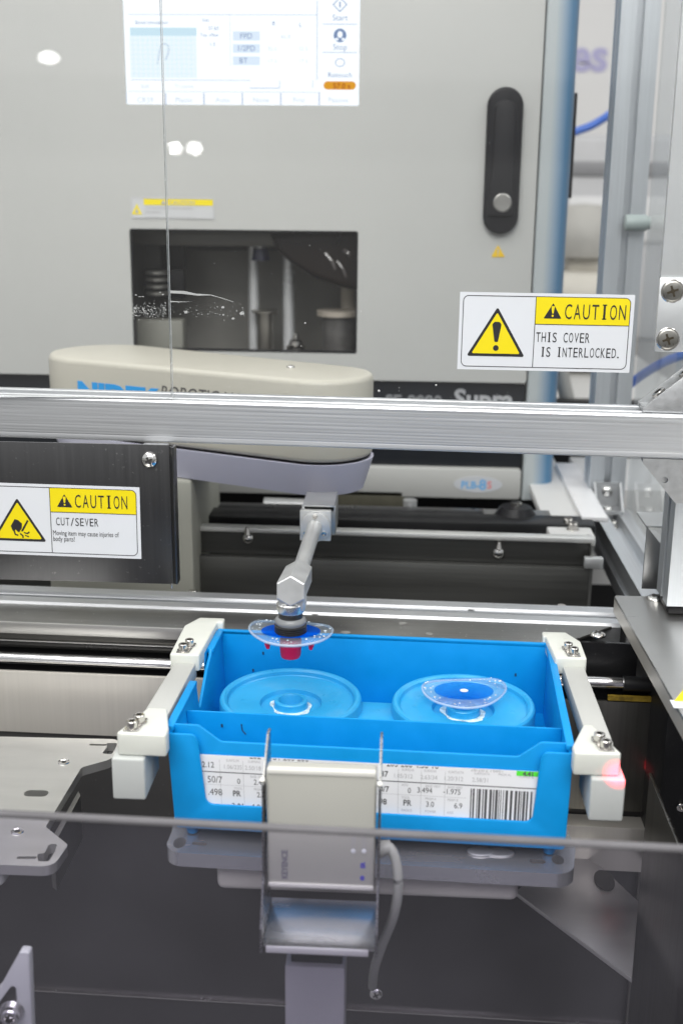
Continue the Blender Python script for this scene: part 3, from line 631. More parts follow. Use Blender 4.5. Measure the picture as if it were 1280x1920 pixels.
# lettering on the black band and the badge
mt = FRONT(MY + .0117)
m = MB(); x, z = F2(850, 763, MY + .012); m.text('Supra', .0335, mt @ Matrix.Translation((x, z, 0)), 1.0, 'LEFT', 0, .0002, .0010); m.build('lettering', SILVL, mc)
m = MB(); x, z = F2(702, 762, MY + .012); m.text('- SE-9090', .0225, mt @ Matrix.Translation((x, z, 0)), 1.0, 'LEFT', 0, .0002, .0006); m.build('lettering', M('dim_silver_lettering', (.26, .27, .28), .4), mc)
a, b, c, d = wr(850, 893, 941, 923, MY)
bd = MB().prism(ellipse((a + b) / 2, (c + d) / 2, (b - a) / 2, (d - c) / 2, 40), 0, .0006, FRONT(MY - .0002)).build('badge', M('badge_grey', (.56, .58, .61), .4), mc)
mt = FRONT(MY - .0009)
m = MB(); x, z = F2(863, 915); m.text('PLB-', .0135, mt @ Matrix.Translation((x, z, 0)), .95, 'LEFT', 0, .0001, .0004); x, z = F2(897, 917.5); m.text('8', .019, mt @ Matrix.Translation((x, z, 0)), 1, 'LEFT', 0, .0001, .0005); m.build('lettering', M('pale_blue_lettering', (.16, .42, .74), .5), bd)
m = MB(); x, z = F2(912, 915.5); m.text('S', .0135, mt @ Matrix.Translation((x, z, 0)), 1, 'LEFT', 0, .0001, .0004); m.build('letter', M('pale_red_lettering', (.68, .25, .26), .5), bd)
# inside the window
def wbox(m, x0, y0, x1, y1, Y, dep, bev=.002): a, b, c, d = wr(x0, y0, x1, y1, Y); m.box(a, b, Y, Y + dep, c, d, bev)
m = MB(); wbox(m, 240, 470, 720, 760, MY + .20, .01); m.build('chamber_wall', M('chamber_grey', (.30, .292, .268), .45, .2, .1, 9), mc)
m = MB(); wbox(m, 180, 430, 720, 462, MY + .05, .03); m.build('chamber_lintel', M('lintel', (.10, .098, .09), .35, .3), mc)
m = MB()
for x0, x1 in ((466, 486), (530, 552)): a, b, c, d = wr(x0, 445, x1, 700, MY + .12); m.cyl(((a + b) / 2, MY + .12, c), ((a + b) / 2, MY + .12, d), (b - a) / 2, n=20)
m.build('guide_column', M('pale_column', (.82, .83, .84), .3, .3), mc)
m = MB(); a = ay(488, 455, MY + .08); m.cyl((a.x, a.y, a.z - .012), (a.x, a.y, a.z + .02), .008); m.build('spindle', ALUM, mc)
a = ay(489, 482, MY + .08); MB().cyl((a.x, a.y, a.z - .004), (a.x, a.y, a.z + .012), .0125, .010).build('spindle_tip', M('navy_plastic', (.012, .014, .06), .3), mc)
# hanging rubber cover, a sagging lobe
P = [F2(x, y, MY + .03) for x, y in ((505, 440), (700, 428), (700, 552), (640, 540), (588, 522), (545, 494), (518, 470))]
MB().prism(fillet(P, [.0, 0, 0, .02, .03, .02, .01], 5), -.06, 0, FRONT(MY + .03), .009, 5).build('rubber_cover', LEATH, mc, 1.0)
m = MB()
for (x0, y0), (x1, y1), r in (((610, 475), (628, 505), .0026), ((645, 470), (655, 480), .003), ((632, 490), (648, 520), .002)): m.tube([ay(x0, y0, MY + .030), ay((x0 + x1) / 2 + 3, (y0 + y1) / 2, MY + .027), ay(x1, y1, MY + .030)], r, 8)
m.build('rubber_fold_highlight', M('fold_highlight_tone', (.10, .09, .085), .12, 0, .1, spec=1.0), mc)  # lighter colour paints the highlights along the folds of the rubber
m = MB(); a = ay(497, 590, MY + .10); m.cyl((a.x, a.y, a.z - .08), (a.x, a.y, a.z + .005), .011); m.cyl((a.x, a.y, a.z + .003), (a.x, a.y, a.z + .006), .018); m.build('centre_pin', M('pin_steel', (.40, .38, .34), .35, .9, .1), mc)
a = ay(554, 655, MY + .04); MB().lathe([(.0, .022), (.003, .021), (.0036, .014), (.008, .011), (.0085, .006), (.012, .004), (.012, -.004)], Matrix.Translation(a), 24).build('nozzle', SCREW, mc)
MB().cyl(a - Vector((0, 0, .05)), a - Vector((0, 0, .003)), .010).build('nozzle_base', BRASS, mc)
m = MB(); a = ay(636, 600, MY + .07); m.cyl((a.x, a.y, a.z - .09), (a.x, a.y, a.z + .006), .021, .024); m.build('pedestal', M('pedestal_grey', (.16, .155, .15), .35, .5, .25, 40), mc)
MB().cyl((a.x, a.y, a.z + .0062), (a.x, a.y, a.z + .013), .030).build('pedestal_rim', M('rim_tan', (.50, .45, .38), .4, .4), mc)
MB().cyl((a.x + .012, a.y + .03, a.z + .013), (a.x + .012, a.y + .03, a.z + .06), .012).build('pedestal_stem', M('stem_tan', (.40, .36, .30), .5), mc)
m = MB(); wbox(m, 250, 600, 345, 760, MY + .06, .03, .004); m.build('inner_cover', M('olive_paint', (.22, .22, .19), .5), mc)
m = MB(); wbox(m, 268, 455, 312, 540, MY + .14, .03); m.build('inner_plate', M('inner_plate_grey', (.20, .20, .19), .4, .5), mc)
m = MB(); wbox(m, 270, 505, 345, 560, MY + .10, .02); wbox(m, 300, 440, 345, 510, MY + .12, .02); m.build('inner_block', BLACKP, mc)
m = MB(); a = ay(295, 535, MY + .07)
for k in range(4): m.cyl((a.x, a.y, a.z - .012 + k * .009), (a.x, a.y, a.z - .008 + k * .009), .015)
m.build('grinding_wheel', M('wheel_grey', (.24, .235, .22), .4, .7), mc)

# ================================================================== ROBOT ARM
ra = thing('robot_arm', (-.2, 1.3, .90), 'cream robot arm with lilac underside reaching behind the crossbeam, vacuum picker at its tip', 'robot arm')
TZ = 1.1165
A = Vector((ay(95, 690, 1.31).x + .066, 1.315)); B = Vector((ay(697, 720, 1.20).x - .052, 1.192)); rA, rB = .066, .054
d = (B - A).normalized(); nrm = Vector((-d.y, d.x))
def stadium(grow, n=16):
    a0 = math.atan2(nrm.y, nrm.x); out = []
    for k in range(n + 1): q = a0 + math.pi * k / n; out.append((A.x + (rA + grow) * math.cos(q), A.y + (rA + grow) * math.sin(q)))
    for k in range(n + 1): q = a0 + math.pi + math.pi * k / n; out.append((B.x + (rB + grow) * math.cos(q), B.y + (rB + grow) * math.sin(q)))
    return out
zcov = TZ - .0855
MB().prism(stadium(0), zcov + .0012, TZ, None, .006, 4).build('cover', CREAM, ra, 1.0)
MB().prism(stadium(-.002), zcov - .0002, zcov + .0010, None).build('seal', BLACKP, ra)
n_ = len(stadium(0)); lo = [(p[0] * .985 + A.x * .0 + (B.x * .015), p[1]) for p in stadium(-.008)]
MB().prism(lo, zcov - .0335, zcov - .0003, None, 0, top=stadium(.0012)).build('housing', LILAC, ra, .9)
pan_screw(ra, az(545, 689, TZ), (0, 0, 1), .0045, SCREW, 'screw', .5, False)
# writing on the flank
fl = A - nrm * 0; ang_ = math.asin((rA - rB) / (B - A).length)
dd = Matrix.Rotation(ang_, 2) @ d; nn = Vector((dd.y, -dd.x))
o3 = Vector((A.x + nn.x * (rA + .0002), A.y + nn.y * (rA + .0002), 0)); mt = frame(o3, (dd.x, dd.y, 0), (0, 0, 1))
def flank(px, py):
    """distance along the flank and height of a photo point on it"""
    r = ray(px, py); k = (o3 - CAM).dot(Vector((nn.x, nn.y, 0))) / r.dot(Vector((nn.x, nn.y, 0))); q = CAM + r * k
    return (q - o3).dot(Vector((dd.x, dd.y, 0))), q.z
s0, z0 = flank(147, 752); s1, z1 = flank(295, 752); _, zt = flank(150, 716)
m = MB(); hN = .0275; m.text('NIDEK', hN, mt @ Matrix.Translation((s0, zt - hN * .70, 0)), (s1 - s0) / (hN * 2.92), 'LEFT', 0, .0002, .0016); m.build('lettering', NAVY, ra)
s0, z0 = flank(300, 745); s1, _ = flank(300 + 330, 760); _, zt = flank(320, 723)
m = MB(); hN = .020; m.text('ROBOTIC HANDLING SYSTEM', hN, mt @ Matrix.Translation((s0, zt - hN * .72, 0)), .83, 'LEFT', 0, .0002, .0, .2); m.build('lettering', GREYL, ra)
# column
c0 = ay(362, 1000, 1.20)
MB().box(c0.x - .16, c0.x, 1.20, 1.385, .80, zcov - .0345, .004).build('column', COLCREAM, ra)
# wrist block, flange, rod
WY = 1.085
bx = ay(594, 945, WY); fz0 = ay(591, 1014, WY).z; fz1 = ay(591, 958, WY).z; fxl = ay(562, 985, WY).x; fxr = ay(620, 985, WY).x
ztop = zcov - .0337
MB().box(bx.x - .0145, bx.x + .016, WY + .008, WY + .09, fz1 + .003, ztop, .0008).build('wrist_block', ALUM, ra)
MB().box(fxl, fxr, WY, WY + .0078, fz0, fz1, .0006).build('flange_plate', ALUM, ra)
MB().box(fxl + .003, fxr + .004, WY + .008, WY + .05, fz0 + .004, fz1 + .0028, .0008).build('flange_block', M('block_aluminium', (.42, .43, .43), .4, .9), ra)
fc = Vector(((fxl + fxr) / 2, WY, (fz0 + fz1) / 2))
MB().cyl(fc + Vector((0, -.0002, 0)), fc + Vector((0, -.005, 0)), (fxr - fxl) / 2 * .97, n=40, bev=.0005).build('round_flange', ALUM, ra)
for a_ in (90, 215, 325): cap_screw(ra, fc + Vector((math.cos(math.radians(a_)) * .0108, -.005, math.sin(math.radians(a_)) * .0108)), .0025, .0016, (0, -1, 0), False)
SY = .882                                     # axis of the picker above the left cup
sxc = ay(545, 1190, SY).x
he = ay(546, 1106, SY - .004); hs = ay(562, 1072, SY + .07)
ro = fc + Vector((-.0005, -.005, 0)); rd = (hs - ro).normalized()
MB().cyl(ro, hs, .0072, .0068, 28).build('rod', ALUM, ra, .9)
ax_ = (he - hs).normalized()
m = MB(); m.cyl(hs - ax_ * .008, hs + ax_ * .014, .0078, .0079, 24); m.build('rod_collar', ALUM, ra, .9)
hq = frame(hs + ax_ * .008, ax_.cross(Vector((0, 0, 1))), Vector((0, 0, 1))); hq2 = ax_.to_track_quat('Z', 'Y').to_matrix().to_4x4(); hq2.translation = hs + ax_ * .008
hexp = [(.0128 * math.cos(math.radians(60 * k + 30)), .0128 * math.sin(math.radians(60 * k + 30))) for k in range(6)]
L_ = (he - (hs + ax_ * .008)).length + .006
m = MB(); m.prism(hexp, 0, L_, hq2, .0012, 2); m.build('hex_coupling', ALUM, ra, .3)
zbk = ay(548, 1112, SY).z; zq = ay(546, 1137, SY).z
m = MB(); m.box(sxc - .0095, sxc + .012, SY - .008, SY + .012, zq - .002, zbk + .006, .0025, 3); m.build('elbow_block', ALUM, ra)
MB().lathe([(0, .0), (.0100, 0), (.0112, -.001), (.0112, -.006), (.0104, -.008), (.0, -.008)], Matrix.Translation((sxc, SY - .001, zq + .004)), 32).build('ring', M('ring_alu', (.70, .70, .69), .28, .9), ra)
MB().lathe([(.0098, .002), (.0098, -.012), (0, -.012)], Matrix.Translation((sxc, SY - .001, zq - .005)), 32).build('collar', CUPB, ra)
zc_ = ay(545, 1163, SY).z
MB().lathe([(.0095, .0035), (.0116, .0028), (.0128, .0010), (.0128, -.0004), (.0118, -.0024)], Matrix.Translation((sxc, SY - .001, zc_)), 36).build('seal_ring', RUBB, ra)
pr = [(.0118, -.0024)]
for k in range(4): z_ = -.0030 - k * .0016; pr += [(.0130, z_), (.0130, z_ - .0009), (.0120, z_ - .0012)]
MB().lathe(pr + [(0, pr[-1][1])], Matrix.Translation((sxc, SY - .001, zc_)), 36).build('suction_cup', M('black_rubber', (.022, .022, .024), .35, 0, .1), ra)
zlens = zc_ + pr[-1][1] - .0004

# ================================================================== LENSES
LENSPTS = [(-31.5, 4.5), (-34.6, 15), (-34.2, 26), (-29, 33.5), (-18, 34), (0, 32), (18, 29.5), (27, 26), (32, 19), (32.5, 9.5), (29.5, -2), (22, -13.5), (9, -21.5), (-3, -23), (-16, -17.5), (-25, -7.5)]
def lens_outline(w, h, n=56, flip=1):
    """edged spectacle lens: nearly straight brow, rounded corners, deep lower curve; smoothed closed outline"""
    out = []; N = len(LENSPTS)
    for k in range(n):
        f = N * k / n; i = int(f); t = f - i
        a, b, c, d = [Vector(LENSPTS[(i + q) % N]) for q in (-1, 0, 1, 2)]
        p = .5 * ((2 * b) + (c - a) * t + (2 * a - 5 * b + 4 * c - d) * t * t + (3 * b - a - 3 * c + d) * t ** 3)
        out.append((flip * p.x * w / 67, p.y * h / 57))
    return out
def make_lens(loc, w, h, rz, tilt, label, pad, group, flip=1):
    root = thing('lens', loc, label, 'spectacle lens', group, rz)
    R = ROOTM[root.name] @ Matrix.Rotation(tilt, 4, 'X')
    o = lens_outline(w, h, 56, flip); n = len(o); rings = [1.0, .985, .86, .62, .35, .0001]; th = .0038
    sag = lambda f: -.0016 * f * f
    vs = []; fs = []
    for s_, side in ((1, th), (0, 0)):
        for f in rings:
            for p in o: vs.append(R @ Vector((p[0] * f, p[1] * f, sag(f) + side + (0 if not (f == 1.0) else (-.0004 if s_ else .0004)))))
    K = len(rings)
    for s_ in (0, 1):
        for q in range(K - 1):
            for i in range(n):
                j = (i + 1) % n; b0 = (s_ * K + q) * n; b1 = (s_ * K + q + 1) * n
                fs.append((b0 + i, b0 + j, b1 + j, b1 + i))
    for i in range(n): j = (i + 1) % n; fs.append((i, j, K * n + j, K * n + i))
    MB().add(vs, fs).build('lens_body', LENS, root, 1.0)
    # pale ground bevel round the edge
    m = MB(); P = [R @ Vector((p[0] * 1.004, p[1] * 1.004, sag(1) + th * .5)) for p in o]; P.append(P[0].copy())
    m.tube(P, .0011, 8, 1); m.build('ground_edge', LENSRIM, root, 1.2)
    pp = [(x, y + .0015) for x, y in ellipse(0, .002, w * .355, h * .31, n)]
    vs = []; fs = []; rr = [1, .7, .35, .001]
    for f in rr:
        for p in pp: vs.append(R @ Vector((p[0] * f, p[1] * f, sag(f * .72) + th + .0005)))
    for q in range(len(rr) - 1):
        for i in range(n): j = (i + 1) % n; fs.append((q * n + i, q * n + j, (q + 1) * n + j, (q + 1) * n + i))
    m = MB().add(vs, fs); bmesh.ops.solidify(m.bm, geom=list(m.bm.faces), thickness=.0003); m.build('blocking_pad', pad, root, 1.0)
    # drops of rinse water
    m = MB()
    for _ in range(30):
        a = rnd.uniform(0, 6.28); f = rnd.uniform(.74, .97); i = int(a / 6.2832 * n) % n; rr_ = rnd.uniform(.0004, .0011)
        c_ = Vector((o[i][0] * f, o[i][1] * f, sag(f) + th + .0001))
        m.lathe([(rr_, 0), (rr_ * .86, rr_ * .30), (rr_ * .5, rr_ * .52), (0, rr_ * .6)], R @ Matrix.Translation(c_), 10)
    d_ = m.build('water_drops', WET, root, 1.0); d_['kind'] = 'stuff'
    return root, R
L1, R1 = make_lens((sxc, SY - .001, zlens - .0038), .0675, .057, .02, -.03, 'clear lens with a blue pad held by the suction cup above the tray', FILM, 'spectacle lenses')
m = MB(); m.lathe([(0, .0), (.0085, 0), (.0088, -.003), (.0088, -.008), (.0082, -.0145), (.0074, -.0165), (0, -.0165)], R1 @ Matrix.Translation((0, 0, -.0012)), 28); m.build('red_block', RED, L1, .7)
m = MB()
for s_ in (-1, 1): m.cyl(R1 @ Vector((s_ * .0175, -.013, -.0020)), R1 @ Vector((s_ * .0170, -.013, -.0062)), .0024, .0014, 12)
m.build('red_pegs', RED, L1)

# ================================================================== BLUE TRAY
TW, TD, TH = .2945, .198, .0815
tc0 = (az(410, 1178, .915) + az(1035, 1208, .915) + az(318, 1362, .915) + az(1070, 1400, .915)) / 4
tr = thing('lens_tray', (tc0.x, tc0.y, .915 - TH), 'bright blue plastic lens tray with two round cups and a job label in front', 'tray', None, math.radians(-2.0))
RT = ROOTM[tr.name] @ Matrix.Translation((0, 0, TH))          # local: origin at rim level, centre
hw, hd_, t_ = TW / 2, TD / 2, .0028
TB = -TH
def wallp(m, pts, axis, at, th):
    if axis == 'x': m.prism(pts, 0, th, RT @ frame((at, 0, 0), (0, 1, 0), (0, 0, 1)), .0009)       # pts (y, z); normal +x
    else: m.prism(pts, 0, th, RT @ frame((0, at, 0), (1, 0, 0), (0, 0, 1)), .0009)                 # pts (x, z); normal -y
m = MB()
zf0 = -.066                                   # floor level
m.box(-hw + .001, hw - .001, -hd_ + .001, hd_ - .001, zf0 - .003, zf0, .001, 2, RT)
# back wall
wallp(m, [(-hw, TB + .002), (hw, TB + .002), (hw, 0), (-hw, 0)], 'y', hd_, t_)
# side walls, the left with a hand notch
yn0, yn1 = -.012, .052
left = [(-hd_, TB + .002), (hd_ - t_, TB + .002), (hd_ - t_, 0), (yn1, 0), (yn1 - .004, -.004), (yn1 - .022, -.010), (yn0 + .012, -.026), (yn0 + .008, -.028), (yn0 + .003, -.0265), (yn0, -.004), (yn0 - .004, 0), (-hd_, 0)]
wallp(m, left, 'x', -hw, t_)
wallp(m, [(-hd_, TB + .002), (hd_ - t_, TB + .002), (hd_ - t_, 0), (-hd_, 0)], 'x', hw - t_, t_)
# outer skin beside the notch
wallp(m, [(yn1 - .018, -.050), (yn1 + .004, -.050), (yn1 + .004, -.0005), (yn1 - .008, -.0005)], 'x', -hw - .0032, .0015)
# front wall with lowered middle
fx = hw - .022
front = [(-hw + t_, TB + .010), (hw - t_, TB + .010), (hw - t_, 0), (fx, 0), (fx - .016, -.0125), (-fx + .016, -.0125), (-fx, 0), (-hw + t_, 0)]
wallp(m, fillet(front, [0, 0, 0, .006, .006, .006, .006, 0]), 'y', -hd_ + t_ + .004, t_)
# divider
wallp(m, [(-hw + t_, zf0), (hw - t_, zf0), (hw - t_, -.009), (-hw + t_, -.009)], 'y', -.050, .0024)
# rim lip
for a, b, c, d_ in ((-hw - .0012, hw + .0012, hd_ - t_, hd_ + .0012), (hw - .0046, hw + .0014, -hd_, hd_ - t_), (-hw - .0020, -hw + .0042, yn1, hd_ - t_), (-hw - .0020, -hw + .0042, -hd_, yn0 - .004)):
    m.box(a, b, c, d_, -.0035, .0004, .0006, 2, RT)
body = m.build('tray_body', BLUE, tr)
# front pocket frame
iz = -.0605
outer = [(-hw, TB), (hw, TB), (hw + .0006, -.004), (hw - .020, -.004), (hw - .0225, -.010), (hw - .0255, iz), (-hw + .0255, iz), (-hw + .0225, -.010), (-hw + .020, -.004), (-hw - .0006, -.004)]
m = MB(); wallp(m, fillet(outer, [.003, .003, .001, .004, .006, .006, .006, .006, .004, .001]), 'y', -hd_ - .001, .0026)
m.box(-hw, -hw + t_, -hd_ - .001, -hd_ + .008, TB + .001, -.0045, .0006, 2, RT); m.box(hw - t_, hw, -hd_ - .001, -hd_ + .008, TB + .001, -.0045, .0006, 2, RT); m.box(-hw + .001, hw - .001, -hd_ - .001, -hd_ + .008, TB + .0005, TB + .004, .0006, 2, RT)
m.build('label_pocket', BLUE, tr)
m = MB()
for x in (-hw + .010, hw - .010):
    for y in (-hd_ + .010, hd_ - .012): m.lathe([(0, -.010), (.0042, -.010), (.0055, -.004), (.0078, .0), (.0078, .004)], RT @ Matrix.Translation((x, y, TB)), 20)
m.build('feet', BLUE, tr)
# moulded marks inside
m = MB()
for x, z, y in ((-.108, -.020, hd_ - t_ - .0003), (-.118, -.037, hd_ - t_ - .0003), (-.117, -.020, -.0528), (-.052, -.036, -.0528), (.118, -.03, hd_ - t_ - .0003)):
    m.box(x - .0008, x + .0008, y - .0002, y + .0002, z - .0013, z + .0013, mtx=RT)
m.tube([RT @ Vector((-.1015, -.0526, -.018)), RT @ Vector((-.1010, -.0526, -.023)), RT @ Vector((-.0985, -.0526, -.0265))], .0005, 6)
m.build('scuff_marks', M('dark_scuff', (.012, .05, .13), .6), tr)
# the two cups
def cup(cx, cy, zt, r):
    Mx = RT @ Matrix.Translation((cx, cy, zt)); h = zt - zf0
    prof = [(r * 1.0, -h + .0002), (r, -.004), (r * .990, -.0014), (r * .968, 0), (r * .925, 0), (r * .895, -.0015), (r * .885, -.0042), (r * .872, -.0050), (r * .46, -.0052), (r * .435, -.006), (r * .42, -.0095), (r * .40, -.0100),
            (r * .250, -.0100), (r * .236, -.0090), (r * .232, -.0042), (r * .222, -.0035), (r * .178, -.0035), (r * .165, -.0050), (r * .150, -.014), (0, -.014)]
    o = MB().lathe(prof, Mx, 96).build('lens_cup', BLUEL, tr, .5)
    m = MB(); n = 60; vs = []; fs = []
    for i in range(n):
        a = 2 * math.pi * i / n; w_ = .30 + .03 * math.sin(2 * a + cx * 40) + .02 * math.sin(5 * a) + rnd.uniform(-.008, .008)
        vs += [(r * .245 * math.cos(a), r * .245 * math.sin(a), -.0094), (r * w_ * math.cos(a), r * w_ * math.sin(a), -.0097)]
    for i in range(n): j = (i + 1) % n; fs.append((2 * i, 2 * i + 1, 2 * j + 1, 2 * j))
    pw_ = m.add(vs, fs, Mx).build('powder_ring', POWDER, o)
    m = MB()
    for s_ in (-1, 1): m.lathe([(.0012, .0002), (.0016, .0003), (.0020, .0002), (.0021, -.0003)], Mx @ Matrix.Translation((s_ * r * .68, -.002, -.0051)), 16)
    m.build('moulding_dot', BLUEL, o)
    return o
def loc(px, py, z):
    """tray-local x, y of a photo point at a local height"""
    q = RT.inverted() @ az(px, py, .915 + z); return q.x, q.y
CZ = -.0225
cupl = loc(543, 1304, CZ); cupr = loc(868, 1316, CZ); CR = .0592
cup(*cupl, CZ, CR); cup(*cupr, CZ, CR)
m = MB(); m.box(cupl[0] + CR * .9, cupr[0] - CR * .9, cupl[1] - .018, cupl[1] + .018, zf0 + .0005, CZ - .010, .002, 2, RT); m.build('cup_bridge', BLUEL, tr)
# job label
lz1, lz0 = -.0225, -.0665; LX0, LX1 = -hw + .0215, hw - .0215
yl = -hd_ + .0040
Ml = RT @ frame((0, yl - .0002, 0), (1, 0, 0), (0, .06, 1))
lb = MB().prism([(LX0, lz0), (LX1, lz0), (LX1, lz1), (LX0, lz1)], 0, .0003, Ml).build('job_label', PAPER, tr)
Mt = Ml @ Matrix.Translation((0, 0, .0004))
wL = LX1 - LX0; X = lambda f: LX0 + f * wL; Zr = lambda f: lz1 - f * .0385       # f 0..1 over the visible height
m = MB()
def tx(s_, f, g, h, b=0.0, al='LEFT', xs=.86):
    q = MB(); q.text(s_, h, Matrix.Translation((X(f), Zr(g), 0)), xs, al, 0, .00003, b * .3)
    bmesh.ops.bisect_plane(q.bm, geom=list(q.bm.verts) + list(q.bm.edges) + list(q.bm.faces), plane_co=(0, lz1 - .0003, 0), plane_no=(0, 1, 0), clear_outer=True)
    m.join(q.bm, Mt)
tx('02.12', -.005, .26, .0064, .0001); tx('PR', .095, .83, .0064, .0004); tx('PR', .605, .83, .0064, .0004); tx('37', .538, .26, .0064, .0004); tx('0/7', .535, .57, .0064, .0003); tx('98', .535, .83, .0064, .0004); tx('203 200 4.50 10', .555, .045, .0068, .0002)
tx('2.48', .16, .57, .0060); tx('3.494', .645, .55, .0060); tx('-1.975', .722, .55, .0060); tx('3.0', .672, .83, .0060); tx('6.9', .755, .83, .0060); tx('0', .11, .57, .0060); tx('0', .618, .57, .0060); tx('2.0', .168, .83, .0060)
tx('L02 1.98 / 203 200', .15, .035, .0068, .0002); tx('3.01   4.04', .09, 1.10, .0068, .0002); tx('50/7', .02, .57, .0075); tx('.498', .02, .83, .0075)
m.box(X(0), X(.775), Zr(.345) - .0004, Zr(.345) + .0003, 0, .00005, mtx=Mt); m.box(X(.775), X(1), Zr(.345) - .0004, Zr(.345) + .0003, 0, .00005, mtx=Mt)
m.build('lettering', INK, lb)
m = MB()
for f, s_ in ((.07, '1.06/235'), (.135, '2.50/18'), (.575, '1.05/312'), (.655, '2.63/34'), (.722, '1.20/312'), (.805, '2.58/31')): tx(s_, f, .27, .0048)
for f, g, s_ in ((.08, .12, 'SURFSUM'), (.145, .12, 'SURFSAG'), (.60, .12, 'SURFDIA'), (.665, .12, 'SURFDIA'), (.735, .12, 'SURFDATA'), (.81, .12, 'SURFDATA'), (.88, .12, 'PRISM AL'), (.60, .43, 'ADD'), (.67, .43, 'BASE VERT'), (.735, .43, 'BASE VERT'), (.60, .69, 'TOOL'), (.67, .69, 'PRISM A'), (.735, .69, 'PRISM B'), (.1, .69, 'TOOL'), (.15, .43, 'BASE VERT'), (.16, .69, 'PRISM'), (.6, .95, 'RADIUS'), (.67, .95, 'POWER'), (.735, .95, 'AXIS'), (.94, .14, 'POWER SL')): tx(s_, f, g, .0027)
tx('28/28/2 76881', .80, .055, .0048)
for f in (.060, .130, .590, .657, .727): m.box(X(f) - .00012, X(f) + .00012, Zr(1.0), Zr(.09), 0, .00004, mtx=Mt)
m.box(X(0), X(.79), Zr(.61) - .0001, Zr(.61) + .0001, 0, .00004, mtx=Mt)
m.build('small_print', GREYINK, lb)
m = MB(); x = X(.802); r3 = random.Random(3)
while x < X(.985):
    w_ = r3.choice((.0006, .0009, .0013, .0018)); m.box(x, min(x + w_, X(.985)), Zr(1.02), Zr(.41), 0, .00005, mtx=Mt); x += w_ + r3.choice((.0006, .0008, .0012, .0016))
m.build('barcode', INK, lb)
m = MB(); m.box(X(.932), X(1.0), Zr(.10), Zr(-.0), 0, .00006, mtx=Mt); gb = m.build('green_mark', GREEN, lb)
m = MB(); m.text('4.41', .0048, Mt @ Matrix.Translation((X(.95), Zr(.095), .0001)), 1, 'LEFT', 0, .00003, .0002); m.build('green_lettering', INK, lb)
# lens lying on the right cup
p = RT @ Vector((cupr[0] + .0005, cupr[1] + .006, CZ + .0024))
L2, R2 = make_lens(p, .0690, .050, .03, math.radians(4), 'clear lens with a pale blue pad lying on the right cup of the tray', FILML, 'spectacle lenses', -1)
m = MB(); m.prism(ellipse(0, .001, .0034, .0027, 20), .0046, .0049, R2); m.build('white_dot', STWHITE, L2)

for o in tr.children_recursive:
    for v in o.data.vertices:
        k = max(0, 1 - v.co.z / TH); v.co.x += .0040 * k * (1 - (v.co.x + hw) / TW) - .0012 * k * (v.co.x + hw) / TW
